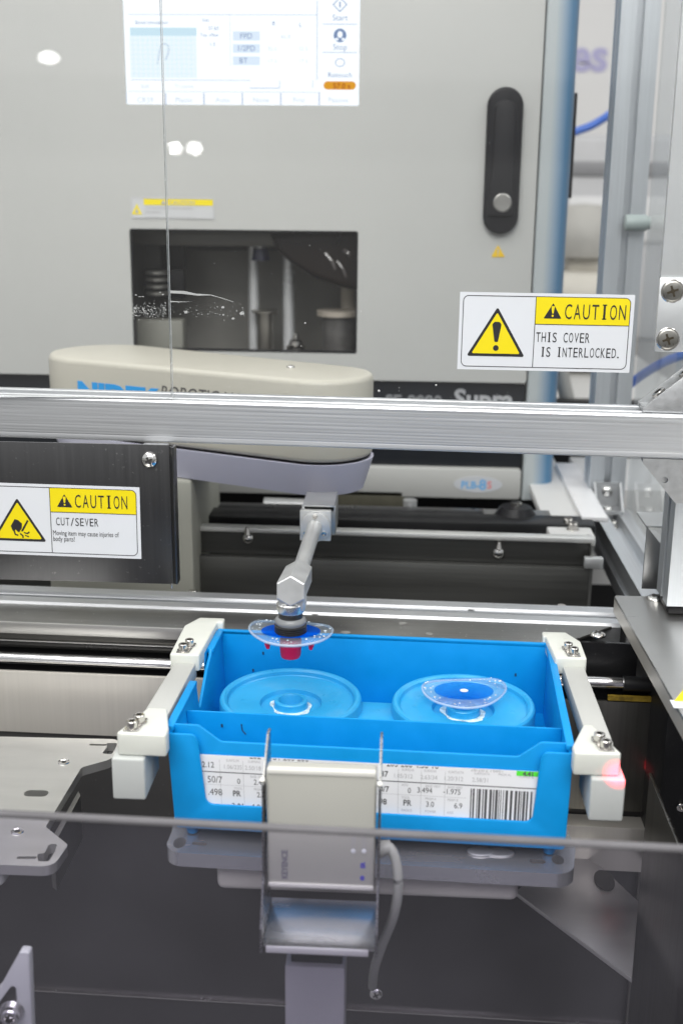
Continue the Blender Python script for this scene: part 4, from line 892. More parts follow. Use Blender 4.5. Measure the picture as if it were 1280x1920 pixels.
# ================================================================== TRAY GRIPPERS
def gripper(side, label):
    """side -1 left, +1 right; pale bar with two nylon clamps and their screws"""
    sg = side
    def T(px, py, z): return az(px, py, z)
    zt = .921
    if sg < 0:
        f0, f1 = T(228, 1353, zt).x, T(319, 1360, zt).x; bk0, bk1 = T(337, 1190, zt).x, T(415, 1175, zt).x
    else:
        f1, f0 = T(1167, 1415, zt).x, T(1073, 1400, zt).x; bk1, bk0 = T(1096, 1225, zt).x, T(1018, 1195, zt).x
    root = thing('tray_gripper', ((f0 + f1) / 2, .88, .86), label, 'gripper', 'tray grippers')
    if sg < 0:
        yb0, yb1 = T(375, 1228, zt).y, T(400, 1163, zt).y; yf0, yf1 = T(270, 1376, zt).y, T(290, 1333, zt).y
        barx = [T(262, 1345, zt - .008).x, T(312, 1345, zt - .008).x, T(374, 1228, zt - .008).x, T(335, 1228, zt - .008).x]
    else:
        yb0, yb1 = T(1075, 1234, zt).y, T(1040, 1190, zt).y; yf0, yf1 = T(1130, 1412, zt).y, T(1110, 1365, zt).y
        barx = [T(1095, 1368, zt - .008).x, T(1140, 1368, zt - .008).x, T(1097, 1258, zt - .008).x, T(1057, 1258, zt - .008).x]
    zb = zt - .008
    # bar
    m = MB(); m.prism([(barx[0], yf1 - .006), (barx[1], yf1 - .006), (barx[2], yb0 + .004), (barx[3], yb0 + .004)], zb - .014, zb, None, .0008); m.build('bar', BARW, root)
    # back clamp: L shaped block holding the corner of the tray
    tx_ = RT @ Vector((sg * (hw + .0015), 0, 0)); xin = tx_.x
    ob, ib = (bk0, bk1) if sg < 0 else (bk1, bk0)              # outer and inner x
    yT = (RT @ Vector((sg * hw, hd_ + .0018, 0))).y
    out = [(ob, yb0), (xin + (0 if sg < 0 else 0) - sg * .0, yb0), (xin + sg * .0005 + (.0035 if sg < 0 else -.0035), yT), (ib, yT), (ib, yT + .011), (ob + sg * -.010, yT + .011), (ob, yT - .010)]
    if sg > 0: out = out[::-1]
    MB().prism(fillet(out, .0018, 3), zb - .007, zt, None, .0014, 3).build('clamp', NYLON, root)
    of_, if_ = (f0, f1) if sg < 0 else (f1, f0)
    outf = [(of_, yf0), (if_, yf0 - .001), (if_, yf0 + .010), (xin + (-.006 if sg < 0 else .0055), yf1 + .006), (of_ - sg * .014, yf1 + .006), (of_ - sg * .004, yf0 + .012)]
    if sg > 0: outf = outf[::-1]
    MB().prism(fillet(outf, .0022, 3), zb - .0095, zt, None, .0016, 3).build('clamp', NYLON, root)
    # leg below the front clamp
    lx = sorted((of_ + sg * .003, of_ - sg * .021))
    m = MB(); m.box(lx[0], lx[1], yf0 - .004, yf0 + .045, zb - .043, zb - .0100, .0018, 3); m.build('leg', M('grey_nylon', (.50, .52, .505), .45, 0, .03, 30, sss=.1), root)
    for y0_, x0_ in ((yb0, ob), (yf0, of_)):
        m = MB(); m.prism(fillet([(x0_ - sg * .0045, y0_ + .0025), (x0_ - sg * .0155, y0_ + .0025), (x0_ - sg * .0185, y0_ + .0245), (x0_ - sg * .0085, y0_ + .0245)][::-sg], .001, 3), zt - .0004, zt + .0007, None, .0002); m.build('washer_plate', SCREW, root)
    for (yy, xx) in ((yb0 + .0085, ob), (yb0 + .0190, ob - sg * .0035)): cap_screw(root, (xx - sg * .0098, yy, zt), .0037, .0062)
    for (yy, xx) in ((yf0 + .0075, of_), (yf0 + .0180, of_ - sg * .003)): cap_screw(root, (xx - sg * .0105, yy, zt), .0040, .0066)
    return root, (of_, yf0, zt)
g1, _ = gripper(-1, 'white nylon and pale bar gripper along the left side of the blue tray')
g2, gf = gripper(1, 'white nylon gripper along the right side of the tray, lit red by a laser')
# red laser line falling on the right clamp
ls = bpy.data.lights.new('laser_spot', 'SPOT'); ls.energy = 330; ls.color = (1, .008, .03); ls.spot_size = math.radians(2.2); ls.spot_blend = 1.0; ls.shadow_soft_size = .002
lo_ = bpy.data.objects.new('laser_spot', ls); COL.objects.link(lo_)
tg = ay(1158, 1452, gf[1]); lo_.location = (.02, .30, 1.14); lo_.rotation_euler = (tg - lo_.location).to_track_quat('-Z', 'Y').to_euler()

# ================================================================== STEEL COVER AND GUIDE ROD BEHIND THE TRAY
sc_ = thing('steel_ledge', (-.1, 1.05, .88), 'dusty steel ledge plate with bolt heads behind the blue tray', 'ledge')
LZ = .8985
yl1 = ry0 - .0005; yl0 = az(575, 1187, LZ).y; xr_ = az(1050, 1190, LZ).x
MB().prism([(-.7, yl0), (xr_, yl0), (az(1140, 1162, LZ).x, yl1), (-.7, yl1)], -.003, 0, TOP(LZ), .0007).build('ledge_top', DUSTY, sc_)
MB().box(-.7, xr_ - .0005, yl0 - .0024, yl0 - .0002, LZ - .011, LZ + .0006, .0006).build('bright_edge', STEELX, sc_)
pan_screw(sc_, az(1118, 1186, LZ), (0, 0, 1), .0075, CHROME, 'bolt', .38)
MB().prism([(xr_ + .0015, yl0 + .004), (xr_ + .013, yl0 + .004), (xr_ + .013, yl1 - .002), (xr_ + .0015, yl1 - .002)], -.016, -.004, TOP(LZ)).build('end_block', M('tan_block', (.42, .36, .29), .4, .5), sc_)
m = MB()
r4 = random.Random(11)
for px, py in ((755, 1167), (880, 1138), (806, 1186), (846, 1154), (590, 1150), (730, 1144), (650, 1185)):
    q = az(px, py, LZ); e = [(q.x + a + r4.uniform(-.0006, .0006), q.y + b + r4.uniform(-.0006, .0006)) for a, b in ellipse(0, 0, r4.uniform(.003, .0055), r4.uniform(.003, .005), 14)]
    m.prism(e, .00015, .0002, TOP(LZ))
m.build('dried_splashes', M('dried_splash', (.36, .355, .34), .5, .5, .2, 200), sc_)
gd = thing('linear_guide', (-.05, 1.05, .83), 'polished guide rod in a black housing running left to right behind the tray', 'linear guide')
GY = 1.012
MB().box(-.7, .22, yl0 + .012, yl0 + .016, .80, LZ - .0035).build('housing_back', BLACK, gd)
zz1 = ay(100, 1185, yl0 + .006).z; zz0 = ay(100, 1203, yl0 + .006).z
MB().box(-.7, .12, yl0 + .004, yl0 + .0115, zz0 - .002, zz1, .0006).build('dark_strip', M('strip_grey', (.085, .083, .078), .32, .8, .08, 7, (.8, 50, 50)), gd)
zl_ = ay(100, 1207, yl0 + .003).z
MB().box(-.7, .12, yl0 + .001, yl0 + .0038, zl_ - .001, zl_, .0003).build('bright_line', STEELX, gd)
MB().box(-.7, .12, yl0 + .004, yl0 + .010, zl_ - .0085, zl_ - .0012, .0005).build('lower_strip', M('lower_strip_grey', (.045, .044, .042), .3, .7), gd)
rz_ = ay(160, 1244, GY).z
xj = ay(1166, 1282, GY).x
MB().cyl((-.7, GY, rz_), (xj, GY, rz_), .0056, n=36).build('rod', ROD, gd, .9)
MB().cyl((xj, GY - .001, rz_), (.24, GY - .001, rz_), .0074, n=36).build('rod_sleeve', BLACK, gd, .9)
MB().box(-.7, .26, GY + .006, GY + .012, rz_ - .030, rz_ - .0002).build('lower_housing', BLACK, gd)
za_ = ay(1190, 1304, 1.004).z; xw = ay(1140, 1304, 1.0).x
MB().box(xw, xw + .05, 1.001, 1.004, za_ - .0015, za_ + .003).build('warning_tape', M('tape_yellow', (.30, .20, .02), .5, 0, .5, 90), gd)

gd.rotation_euler.z = sc_.rotation_euler.z = math.radians(-1.5)
# ================================================================== PALLET PLATES
def slot(pts, w):
    """rounded polyline outline"""
    P = [Vector(p) for p in pts]; L = []; Rr = []
    for i, p in enumerate(P):
        d_ = (P[min(i + 1, len(P) - 1)] - P[max(i - 1, 0)]).normalized(); n_ = Vector((-d_.y, d_.x))
        L.append(tuple(p + n_ * w)); Rr.append(tuple(p - n_ * w))
    return fillet(L + Rr[::-1], w * .9, 4)
PZ_ = .8225
def A2(px, py): q = az(px, py, PZ_); return (q.x, q.y)
p1 = thing('pallet_plate', (-.35, .88, PZ_ - .008), 'empty pale aluminium pallet plate with slots at the left edge', 'pallet', 'slotted pallet plates')
out = [A2(-260, 1375), A2(222, 1386), A2(226, 1408), A2(206, 1424), A2(153, 1439), A2(86, 1550), A2(128, 1584), A2(100, 1625), A2(-260, 1612)]
holes = [slot([A2(168, 1396), A2(200, 1397)], .0016), fillet([A2(198, 1393), A2(220, 1393), A2(219, 1399), A2(210, 1414), A2(192, 1413), A2(201, 1400)], .002, 3),
         slot([A2(46, 1487), A2(91, 1488)], .0052), slot([A2(32, 1608), A2(70, 1608)], .0017), fillet([A2(70, 1600), A2(84, 1600), A2(92, 1583), A2(108, 1582), A2(104, 1596), A2(92, 1615), A2(72, 1615)], .002, 3)]
m = MB(); m.holed(fillet(out, [.01, .008, .004, .012, .006, .006, .006, .010, .01], 6), holes, -.008, 0, TOP(PZ_)); m.build('plate', PLATE, p1, .5)
MB().prism([A2(x, y) for x, y in ((-200, 1390), (212, 1390), (205, 1415), (150, 1432), (84, 1545), (110, 1590), (95, 1610), (-200, 1600))], -.0102, -.0083, TOP(PZ_)).build('hole_shade_sheet', M('hole_shade_dark', (.05, .05, .05), .5, .4), p1)  # dark sheet added to paint the shade inside the slots
for px, py in ((120, 1429), (33, 1559)):
    q = az(px, py, PZ_); s_ = MB().lathe([(.0, .0003), (.0030, .0003), (.0036, .0009), (.0048, .0008), (.0052, .0)], Matrix.Translation(q), 24).build('screw', CHROME, p1)
    MB().lathe([(0, .0005), (.0022, .0005)], Matrix.Translation(q), 6).build('hex_socket', HOLE, s_)
q = az(55, 1490, PZ_ - .007); MB().lathe([(0, .002), (.0022, .002), (.0024, .004), (.0042, .004), (.0046, .003), (.0046, 0)], Matrix.Translation(q), 20).build('screw', CHROME, p1)
m = MB(); a = az(-120, 1640, .79); b = az(20, 1655, .79); m.box(a.x, b.x, a.y - .02, a.y + .08, .794, PZ_ - .0104, .005, 3); m.build('bumper', NYLON, p1)
m = MB(); a = A2(94, 1560); b = A2(140, 1480)
m.prism([A2(92, 1556), A2(146, 1462), A2(150, 1470), A2(100, 1562)], -.05, -.0105, TOP(PZ_)); m.build('stay', M('stay_grey', (.22, .215, .20), .4, .7), p1)
p2 = thing('pallet_plate', (-.02, .84, PZ_ - .012), 'grey aluminium pallet plate carrying the blue tray', 'pallet', 'slotted pallet plates')
out = [A2(306, 1597), A2(1074, 1640), A2(1078, 1590), A2(1030, 1480), A2(1000, 1400), A2(380, 1380), A2(340, 1450), A2(322, 1560)]
hl = [ellipse(*A2(337, 1580), .0048, .0075, 20), slot([A2(360, 1581), A2(388, 1583)], .0020), ellipse(*A2(1045, 1612), .0046, .0065, 20), slot([A2(992, 1614), A2(1022, 1616)], .0030)]
m = MB(); m.holed(fillet(out, [.014, .014, .014, .01, .01, .01, .01, .012], 8), hl, -.0115, 0, TOP(PZ_)); m.build('plate', M('pallet_grey', (.62, .63, .64), .24, .8, .05, 9, (1, 6, 1)), p2, .5)
MB().prism([A2(x, y) for x, y in ((322, 1588), (1058, 1628), (1062, 1592), (1000, 1420), (380, 1400), (335, 1560))], -.0132, -.0118, TOP(PZ_)).build('hole_shade_sheet', M('hole_shade_black', (.02, .02, .02), .6, .1), p2)  # near-black sheet added so the holes above look shaded
z2 = ay(690, 1648, .775).z; z1_ = ay(690, 1682, .775).z
MB().box(ay(405, 1640, .775).x, ay(972, 1670, .775).x, .775, .86, z1_, PZ_ - .0135, .006, 4).build('bumper', M('off_white_nylon', (.62, .60, .55), .45, 0, .03), p2)
q = az(900, 1598, PZ_); m = MB(); m.prism(ellipse(q.x, q.y, .010, .006, 24), .0002, .0016, TOP(PZ_), .0005); m.prism(ellipse(q.x + .013, q.y, .012, .0055, 24), .0002, .001, TOP(PZ_)); m.build('locating_pin', ALUM, p2)

# ================================================================== CODE READER ON ITS STAND
sn = thing('code_reader', (-.03, .70, .60), 'pale grey code reader in a folded steel bracket before the tray', 'code reader')
NY = .690
a, b, c, d_ = wr(500, 1446, 704, 1664, NY)
hs_ = MB().box(a, b, NY, NY + .013, c, d_, .0022, 3).build('housing', SENSG, sn)
MB().box(a + .0006, b - .0006, NY - .0008, NY + .004, d_ - .0030, d_ + .0006, .0006).build('top_edge', SENSE, hs_)
MB().box(a + .0008, b - .0008, NY - .0012, NY + .001, c - .0004, c + .0028, .0006).build('bottom_edge', SENSE, hs_)
mt = FRONT(NY - .0002); 
q = ay(539, 1648, NY); m = MB(); m.text('KEYENCE', .0056, mt @ Matrix.Translation((q.x, q.z, 0)) @ Matrix.Rotation(math.pi / 2, 4, 'Z'), .92, 'LEFT', 0, .0001, .0002); m.build('lettering', M('grey_lettering', (.20, .195, .23), .5), hs_)
m = MB()
for px, py, s_ in ((666, 1592, 'STABLE'), (686, 1592, 'OUTPUT')): q = ay(px, py, NY); m.text(s_, .0040, mt @ Matrix.Translation((q.x, q.z, 0)) @ Matrix.Rotation(math.pi / 2, 4, 'Z'), .9)
m.build('small_print', GREYINK, hs_)
m = MB()
for px, py in ((662, 1596), (682, 1596)): q = ay(px, py, NY - .0002); m.lathe([(0, .0006), (.0014, .0005), (.0016, 0)], FRONT(NY - .0002) @ Matrix.Translation((q.x, q.z, 0)), 14)
m.build('lamp_lens', STWHITE, hs_)
m = MB(); q = ay(684, 1628, NY); m.text('SR', .0042, mt @ Matrix.Translation((q.x, q.z, 0)) @ Matrix.Rotation(math.pi / 2, 4, 'Z'), 1, 'LEFT', 0, .0001, .0002)
q = ay(679, 1646, NY); m.prism(ellipse(q.x, q.z, .0016, .0018, 16), 0, .0002, mt); m.build('blue_print', M('violet_blue_ink', (.09, .08, .48), .5), hs_)
# bracket: two cheeks, shelf, lip
zsh = .812
ylo, yhi = az(600, 1776, zsh).y, az(600, 1692, zsh).y
m = MB(); prof = fillet([(ylo - .002, zsh - .006), (yhi, zsh - .006), (NY + .040, d_ - .02), (NY + .040, d_ + .011), (NY + .030, d_ + .011), (NY - .001, d_ - .010), (NY - .003, c + .01), (ylo - .002, zsh + .012)], [.002, .002, .004, .003, .004, .006, .01, .004], 4)
for x0 in (a - .0030, b + .0014):
    m = MB(); m.prism(prof, 0, .0016, frame((x0, 0, 0), (0, 1, 0), (0, 0, 1)), .0003); m.build('cheek', BRK, sn)
for x0 in (a - .0022, b + .0022):
    q = Vector((x0, NY - .001, d_ - .008)); MB().cyl(q + Vector((0, .004, -.003)), q + Vector((0, -.0016, .002)), .0016, n=12).build('cheek_pin', SENSE, sn)
MB().box(a - .0012, b + .0012, ylo, yhi + .004, zsh - .0018, zsh, .0003).build('shelf', M('shelf_steel', (.60, .60, .58), .24, 1.0, .06, 9, (1, 8, 1)), sn)
MB().box(a + .001, b - .003, ylo - .0022, ylo - .0003, zsh - .0045, zsh + .0002, .0005).build('shelf_lip', M('lip_white', (.74, .73, .72), .4, .4), sn)
pl, prr = ay(537, 1850, .70).x, ay(647, 1850, .70).x
MB().box(pl, prr, .69, .72, .40, ay(590, 1814, .69).z, .0015).build('stand_post', M('stand_grey', (.34, .335, .355), .45, .3, .04), sn)
MB().box(pl + .004, prr - .002, .695, .715, ay(590, 1814, .69).z - .004, zsh - .0019).build('stand_neck', BLACK, sn)
# cable
cb = [ay(712, 1592, NY + .01), ay(728, 1588, NY + .008), ay(741, 1612, NY + .006), ay(746, 1660, NY + .004), ay(738, 1715, NY + .01), ay(716, 1772, NY + .03), ay(702, 1815, NY + .05), ay(698, 1850, NY + .08)]
MB().tube(cb, .0034, 12, 8).build('cable', CABLE, sn, 1.0)
m = MB()
for k in range(5): q = cb[0].lerp(cb[1], k / 4); m.lathe([(.0030, -.0010), (.0058 - k * .0003, -.0009), (.0058 - k * .0003, .0009), (.0030, .0010)], frame(q, (0, 1, 0), (0, 0, 1)), 18)
m.build('cable_gland', CABLE, sn)

# ================================================================== BOTTOM LEFT BRACKET
wb = thing('white_bracket', (-.33, .66, .6), 'white plate bracket with a bolt at the bottom left corner of the pit', 'bracket')
BYp = .66
o = [F2(x, y, BYp) for x, y in ((37, 1786), (55, 1787), (62, 1960), (-70, 1960), (-70, 1925), (0, 1853))]
m = MB(); m.prism(fillet(o, [.002, .002, 0, 0, 0, .004], 4), -.008, 0, FRONT(BYp), .0008); pb_ = m.build('plate', M('pale_bracket', (.60, .61, .60), .4, .1, .03), wb)
m = MB(); m.prism(fillet([F2(x, y, BYp) for x, y in ((29, 1838), (32, 1872), (24, 1930), (-20, 1960), (-20, 1905))], .002, 3), .0002, .0010, FRONT(BYp)); m.build('slot', HOLE, pb_)
q = ay(24, 1894, BYp); cap_screw(wb, (q.x, BYp - .001, q.z), .0062, .008, (.1, -1, 0), True, CHROME)

# ================================================================== LEFT SHEET GUARD
sg_ = thing('steel_guard', (-.3, .99, 1.0), 'dark steel sheet guard with a cut hazard sticker hanging below the crossbeam', 'guard sheet')
GYs = .992
gx1 = ay(321, 960, GYs).x; gz1 = ay(200, 832, GYs).z; gz0 = ay(200, 1092, GYs).z
MB().box(-.62, gx1, GYs, GYs + .0016, gz0, gz1, .0004).build('sheet', DARKSTEEL, sg_)
MB().prism([(gx1 + .0002, GYs + .0002), (gx1 + .0032, GYs - .0028), (gx1 + .0044, GYs - .0022), (gx1 + .0044, GYs + .010), (gx1 + .0030, GYs + .010), (gx1 + .0030, GYs - .0004), (gx1 + .0014, GYs + .0014)], gz0 + .0008, gz1 - .0015, None).build('folded_edge', DARKSTEEL, sg_)
MB().box(ay(262, 835, GYs).x, ay(309, 835, GYs).x, GYs + .0018, GYs + .020, gz1 - .03, BZ0 - .0004, .0004).build('hanger', CAST, sg_)
pan_screw(sg_, ay(281, 862, GYs), (0, -1, 0), .0073, CHROME, 'screw', .55)
p = ay(322, 1096, GYs); MB().cyl(p, p + Vector((0, 0, -.004)), .0009).build('pin', SCREW, sg_)

def caution(parent, c4, Y, second, split, header_split, kind):
    """white sticker with black border, yellow header and a warning triangle; c4 = photo corners TL TR BR BL"""
    P = [ay(x, y, Y) for x, y in c4]; U = ((P[1] - P[0]) + (P[2] - P[3])) / 2; V = ((P[0] - P[3]) + (P[1] - P[2])) / 2
    w, h = U.length, V.length; C0 = sum(P, Vector()) / 4; mt = frame(C0 - U / 2 - V / 2, U, V)
    st = MB().prism(rrect(0, 0, w, h, .0004), 0, .00025, mt).build('caution_sticker', STWHITE, parent)
    b0 = .021 * w if kind == 'wide' else .0028
    x0, x1, z0, z1 = .0028, w - .0030, .0026, h - .0026; ln = .0006; sx = split * w; sy = header_split * h
    m = MB(); m.holed(rrect(x0, z0, x1, z1, .0048, 8), [fillet([(x0 + ln, z0 + ln), (sx - ln / 2, z0 + ln), (sx - ln / 2, z1 - ln), (x0 + ln, z1 - ln)], [.0042, 0, 0, .0042], 8), fillet([(sx + ln / 2, z0 + ln), (x1 - ln, z0 + ln), (x1 - ln, sy - ln / 2), (sx + ln / 2, sy - ln / 2)], [0, .0042, 0, 0], 8),
                      fillet([(sx + ln / 2, sy + ln / 2), (x1 - ln, sy + ln / 2), (x1 - ln, z1 - ln), (sx + ln / 2, z1 - ln)], [0, 0, .0042, 0], 8)], .0003, .00042, mt); m.build('border', LBLACK, st)
    m = MB(); m.prism(fillet([(sx + ln / 2, sy + ln / 2), (x1 - ln, sy + ln / 2), (x1 - ln, z1 - ln), (sx + ln / 2, z1 - ln)], [0, 0, .0042, 0], 8), .0003, .0004, mt); m.build('yellow_header', YEL, st)
    return st, mt, w, h, sx, sy, x1
def tri(cx, zb, w, h, r): return fillet([(cx - w / 2, zb), (cx + w / 2, zb), (cx, zb + h)], r, 4)
def bang(m, cx, zb, h, mtx, z0, z1):
    w = h * .16
    m.prism(fillet([(cx - w * .38, zb + h * .30), (cx + w * .38, zb + h * .30), (cx + w, zb + h * .92), (cx + w * .5, zb + h), (cx - w * .5, zb + h), (cx - w, zb + h * .92)], [w * .3, w * .3, w * .5, w * .5, w * .5, w * .5], 3), z0, z1, mtx)
    m.prism(ellipse(cx, zb + h * .09, w * .62, w * .62, 14), z0, z1, mtx)
def header(st, mt, w, h, sx, sy, x1, th, xs, tw, mono, hx):
    m = MB(); zt = h - .0032; hh = zt - sy
    m.prism(tri(hx, sy + hh * .22, tw, tw * .87, .0004), .00045, .0006, mt)
    m.text('CAUTION', th, mt @ Matrix.Translation((hx + tw * .62, sy + hh * .5 - th * .36, .0005)), xs, 'LEFT', mono, .00004, 0); m.build('header_lettering', LBLACK, st)
    m = MB(); bang(m, hx, sy + hh * .22 + tw * .10, tw * .60, mt, .00065, .00075); m.build('header_mark', YEL, st)

st, mt, w, h, sx, sy, x1 = caution(sg_, [(-64, 903), (267, 914), (267, 1048), (-64, 1036)], GYs - .0003, 0, .495, .62, 'cut')
header(st, mt, w, h, sx, sy, x1, .0172, .72, .0138, .00695, sx + .0132)
m = MB(); m.text('CUT/SEVER', .0105, mt @ Matrix.Translation((sx + .0042, sy - .0122, .0004)), .66, 'LEFT', .00435)
m.text('Moving item may cause injuries of', .0066, mt @ Matrix.Translation((sx + .0012, sy - .0215, .0004)), .66); m.text('body parts!', .0066, mt @ Matrix.Translation((sx + .0012, sy - .0270, .0004)), .66); m.build('lettering', LBLACK, st)
tcx = w * .300 + .0; q = mt.inverted() @ ay(37, 1014, GYs - .0003); tcx = q.x; tzb = q.y
MB().prism(tri(tcx, tzb, .0500, .0400, .0012), .0003, .00042, mt).build('triangle_border', LBLACK, st)
MB().prism(tri(tcx, tzb + .0023, .0420, .0338, .0008), .00048, .0006, mt).build('warning_triangle', YEL, st)
m = MB(); s_ = .001
def T(pts): return [(tcx + x * s_, tzb + y * s_) for x, y in pts]
m.prism(T([(-5.5, 10), (-6.8, 14), (-5.0, 17), (-3, 20.5), (0, 19.5), (3.4, 16.5), (3.0, 12), (1.2, 9.5), (.5, 8.2), (-1, 9), (-2.6, 10.8), (-4.2, 8.8)]), .00065, .0008, mt)
m.prism(T([(2.2, 9.5), (8.2, 20), (9.6, 19.2), (4.0, 9.2)]), .00065, .0008, mt)
for pl_ in ([(-3.4, 10), (-2.6, 6.6), (-.4, 6.0), (-.6, 4.8), (-3.6, 5.6), (-4.6, 9)], [(4.6, 8.8), (7.6, 8.0), (9.4, 9.4), (10.2, 8.4), (8.0, 6.6), (5.0, 7.6)], [(1.6, 7.6), (4.2, 5.6), (4.4, 3.2), (3.2, 3.2), (3.0, 5.0), (.8, 6.6)], [(5.6, 6.2), (9.2, 4.8), (9.0, 3.8), (5.6, 5.2)]): m.prism(T(pl_), .00065, .0008, mt)
m.build('hand_symbol', LBLACK, st)

# ================================================================== ACRYLIC COVERS
PY0, PY1 = 1.0135, 1.0175
ex = (ay(305, 0, PY0).x + ay(319, 735, PY0).x) / 2
def pane(name, x0, x1, z0, z1, label, corner):
    root = thing(name, ((x0 + x1) / 2, (PY0 + PY1) / 2, z0), label, 'cover', 'clear acrylic covers')
    o = fillet([(x0, z0), (x1, z0), (x1, z1), (x0, z1)], corner, 6)
    m = MB(); m.prism(o, -PY1, -PY0, frame((0, 0, 0), (1, 0, 0), (0, 0, 1)))
    ob = m.build('sheet', [PANE, PEDGE], root, .5)
    for p in ob.data.polygons:
        if abs(p.normal.y) < .5: p.material_index = 1
    return root, ob
zpane = BZ1 + .0006
stx = (ay(1277, 0, PY0).x + ay(1234, 525, PY0).x) / 2
rp_, rs = pane('cover_panel', ex + .0004, stx + .03, zpane - .0072, 1.78, 'clear acrylic cover with the interlock caution sticker, right of the joint', [.004, 0, 0, 0])
lp_, lsht = pane('cover_panel', -.75, ex - .0008, zpane, 1.78, 'clear acrylic cover without stickers, left of the joint', [0, .004, 0, 0])
# right stile with hinge plate
MB().box(stx, stx + .08, PY0 - .006, PY0 - .0006, ay(1236, 540, PY0).z + .03 - .05, 1.78, .0006).build('stile', M('grey_white_stile', (.60, .62, .625), .4, .3, .03), rp_)
hp = wr(1230, 521, 1330, 660, PY0 - .009)
xh = (ay(1238, 521, PY0 - .009).x + ay(1224, 655, PY0 - .009).x) / 2
hg = MB().box(xh, xh + .07, PY0 - .0096, PY0 - .0062, hp[2], hp[3], .0006).build('hinge_plate', M('hinge_alu', (.74, .76, .77), .38, .7, .03, 20), rp_)
for px, py in ((1260, 546), (1251, 636)):
    q = ay(px, py, PY0 - .0096); m = MB()
    s_ = m.lathe([(0, .0008), (.0070, .0008), (.0084, .0004), (.0088, .0), ], FRONT(PY0 - .0097) @ Matrix.Translation((q.x, q.z, 0)), 32).build('screw', M('dull_screw', (.42, .41, .38), .32, 1.0, .1, 90), hg)
    MB().lathe([(.0088, .0003), (.0094, .0003), (.0098, .0)], FRONT(PY0 - .0097) @ Matrix.Translation((q.x, q.z, 0)), 32).build('countersink', CHROME, hg)
    fm = FRONT(PY0 - .0097) @ Matrix.Translation((q.x, q.z, 0)) @ Matrix.Rotation(.35, 4, 'Z')
    m = MB(); m.box(-.0048, .0048, -.0009, .0009, .0006, .0010, mtx=fm); m.box(-.0009, .0009, -.0048, .0048, .0006, .00095, mtx=fm); m.prism(ellipse(0, 0, .0019, .0019, 12), .0006, .00105, fm); m.build('cross_recess', M('recess_brown', (.10, .085, .06), .4, .8), hg)
# interlock sticker
st, mt, w, h, sx, sy, x1 = caution(rp_, [(862, 547), (1187, 553), (1180, 699), (855, 692)], PY0 - .0004, 0, .438, .605, 'wide')
header(st, mt, w, h, sx, sy, x1, .0182, .72, .0150, .00755, sx + .0145)
m = MB(); m.text('THIS COVER', .0120, mt @ Matrix.Translation((sx + .0012, sy - .0150, .0004)), .68, 'LEFT', .00462); m.text('IS INTERLOCKED.', .0120, mt @ Matrix.Translation((sx + .0012 + .00462, sy - .0275, .0004)), .68, 'LEFT', .00462); m.build('lettering', LBLACK, st)
q = mt.inverted() @ ay(928, 668, PY0 - .0004)
MB().prism(tri(q.x, q.y, .0495, .0420, .0012), .0003, .00042, mt).build('triangle_border', LBLACK, st)
MB().prism(tri(q.x, q.y + .0024, .0412, .0350, .0008), .00048, .0006, mt).build('warning_triangle', YEL, st)
m = MB(); bang(m, q.x, q.y + .0050, .0245, mt, .00065, .0008); m.build('exclamation_mark', LBLACK, st)
# glue residue and drops on the right and left sheets
def flakes(root, xr, n, seed):
    r_ = random.Random(seed); m = MB(); Y = PY0 - .0002
    for _ in range(n):
        px = r_.uniform(*xr); band = r_.random()
        py = r_.gauss(583, 7) if px < 380 else r_.gauss(582, 8)
        if px > 330 and r_.random() < .45: continue
        s_ = r_.uniform(.00015, .0005 if r_.random() < .9 else .0011)
        q = ay(px, py, Y); k = r_.randint(5, 8); a0 = r_.uniform(0, 6)
        m.prism([(q.x + s_ * r_.uniform(.4, 1.3) * math.cos(a0 + 6.283 * i / k) * 1.3, q.z + s_ * r_.uniform(.3, 1.1) * math.sin(a0 + 6.283 * i / k)) for i in range(k)], 0, .0001, FRONT(Y))
    return m
m = flakes(lp_, (248, 312), 260, 1)
for px, py in ((255, 553), (262, 556), (268, 556), (300, 548), (306, 552)): q = ay(px, py, PY0); m.prism([(q.x + rnd.uniform(.3, 1) * .0016 * math.cos(a), q.z + rnd.uniform(.2, .8) * .001 * math.sin(a)) for a in [k * .9 for k in range(7)]], 0, .0001, FRONT(PY0 - .0002))
o = m.build('glue_residue', FLAKE, lp_); o['kind'] = 'stuff'
m = flakes(rp_, (320, 462), 130, 2)
arcp = [(320, 547), (345, 548), (370, 552), (395, 553), (420, 560), (438, 566)]
wd = [4.5, 5, 2.4, 1.4, 1.0, .6]
up_ = [F2(x, y - w_ * .5, PY0) for (x, y), w_ in zip(arcp, wd)]; dn_ = [F2(x, y + w_ * .6 + rnd.uniform(-1, 1), PY0) for (x, y), w_ in zip(arcp, wd)]
m.prism(up_ + dn_[::-1], 0, .0001, FRONT(PY0 - .0002))
m.prism([F2(320, 564, PY0), F2(345, 565.5, PY0), F2(362, 566, PY0), F2(345, 566.4, PY0), F2(320, 566.4, PY0)], 0, .0001, FRONT(PY0 - .0002))
for px, py, s_ in ((454, 587, .0019), (418, 576, .0013), (349, 585, .0015), (437, 597, .0011), (419, 590, .0008)): q = ay(px, py, PY0); m.prism([(q.x + s_ * (1 + .3 * math.sin(k * 2.3)) * math.cos(-k * .785), q.z - s_ * (1 + .3 * math.cos(k * 1.7)) * math.sin(k * .785)) for k in range(8)], 0, .0001, FRONT(PY0 - .0002))
o = m.build('glue_residue', FLAKE, rp_); o['kind'] = 'stuff'
r_ = random.Random(5); m = MB()
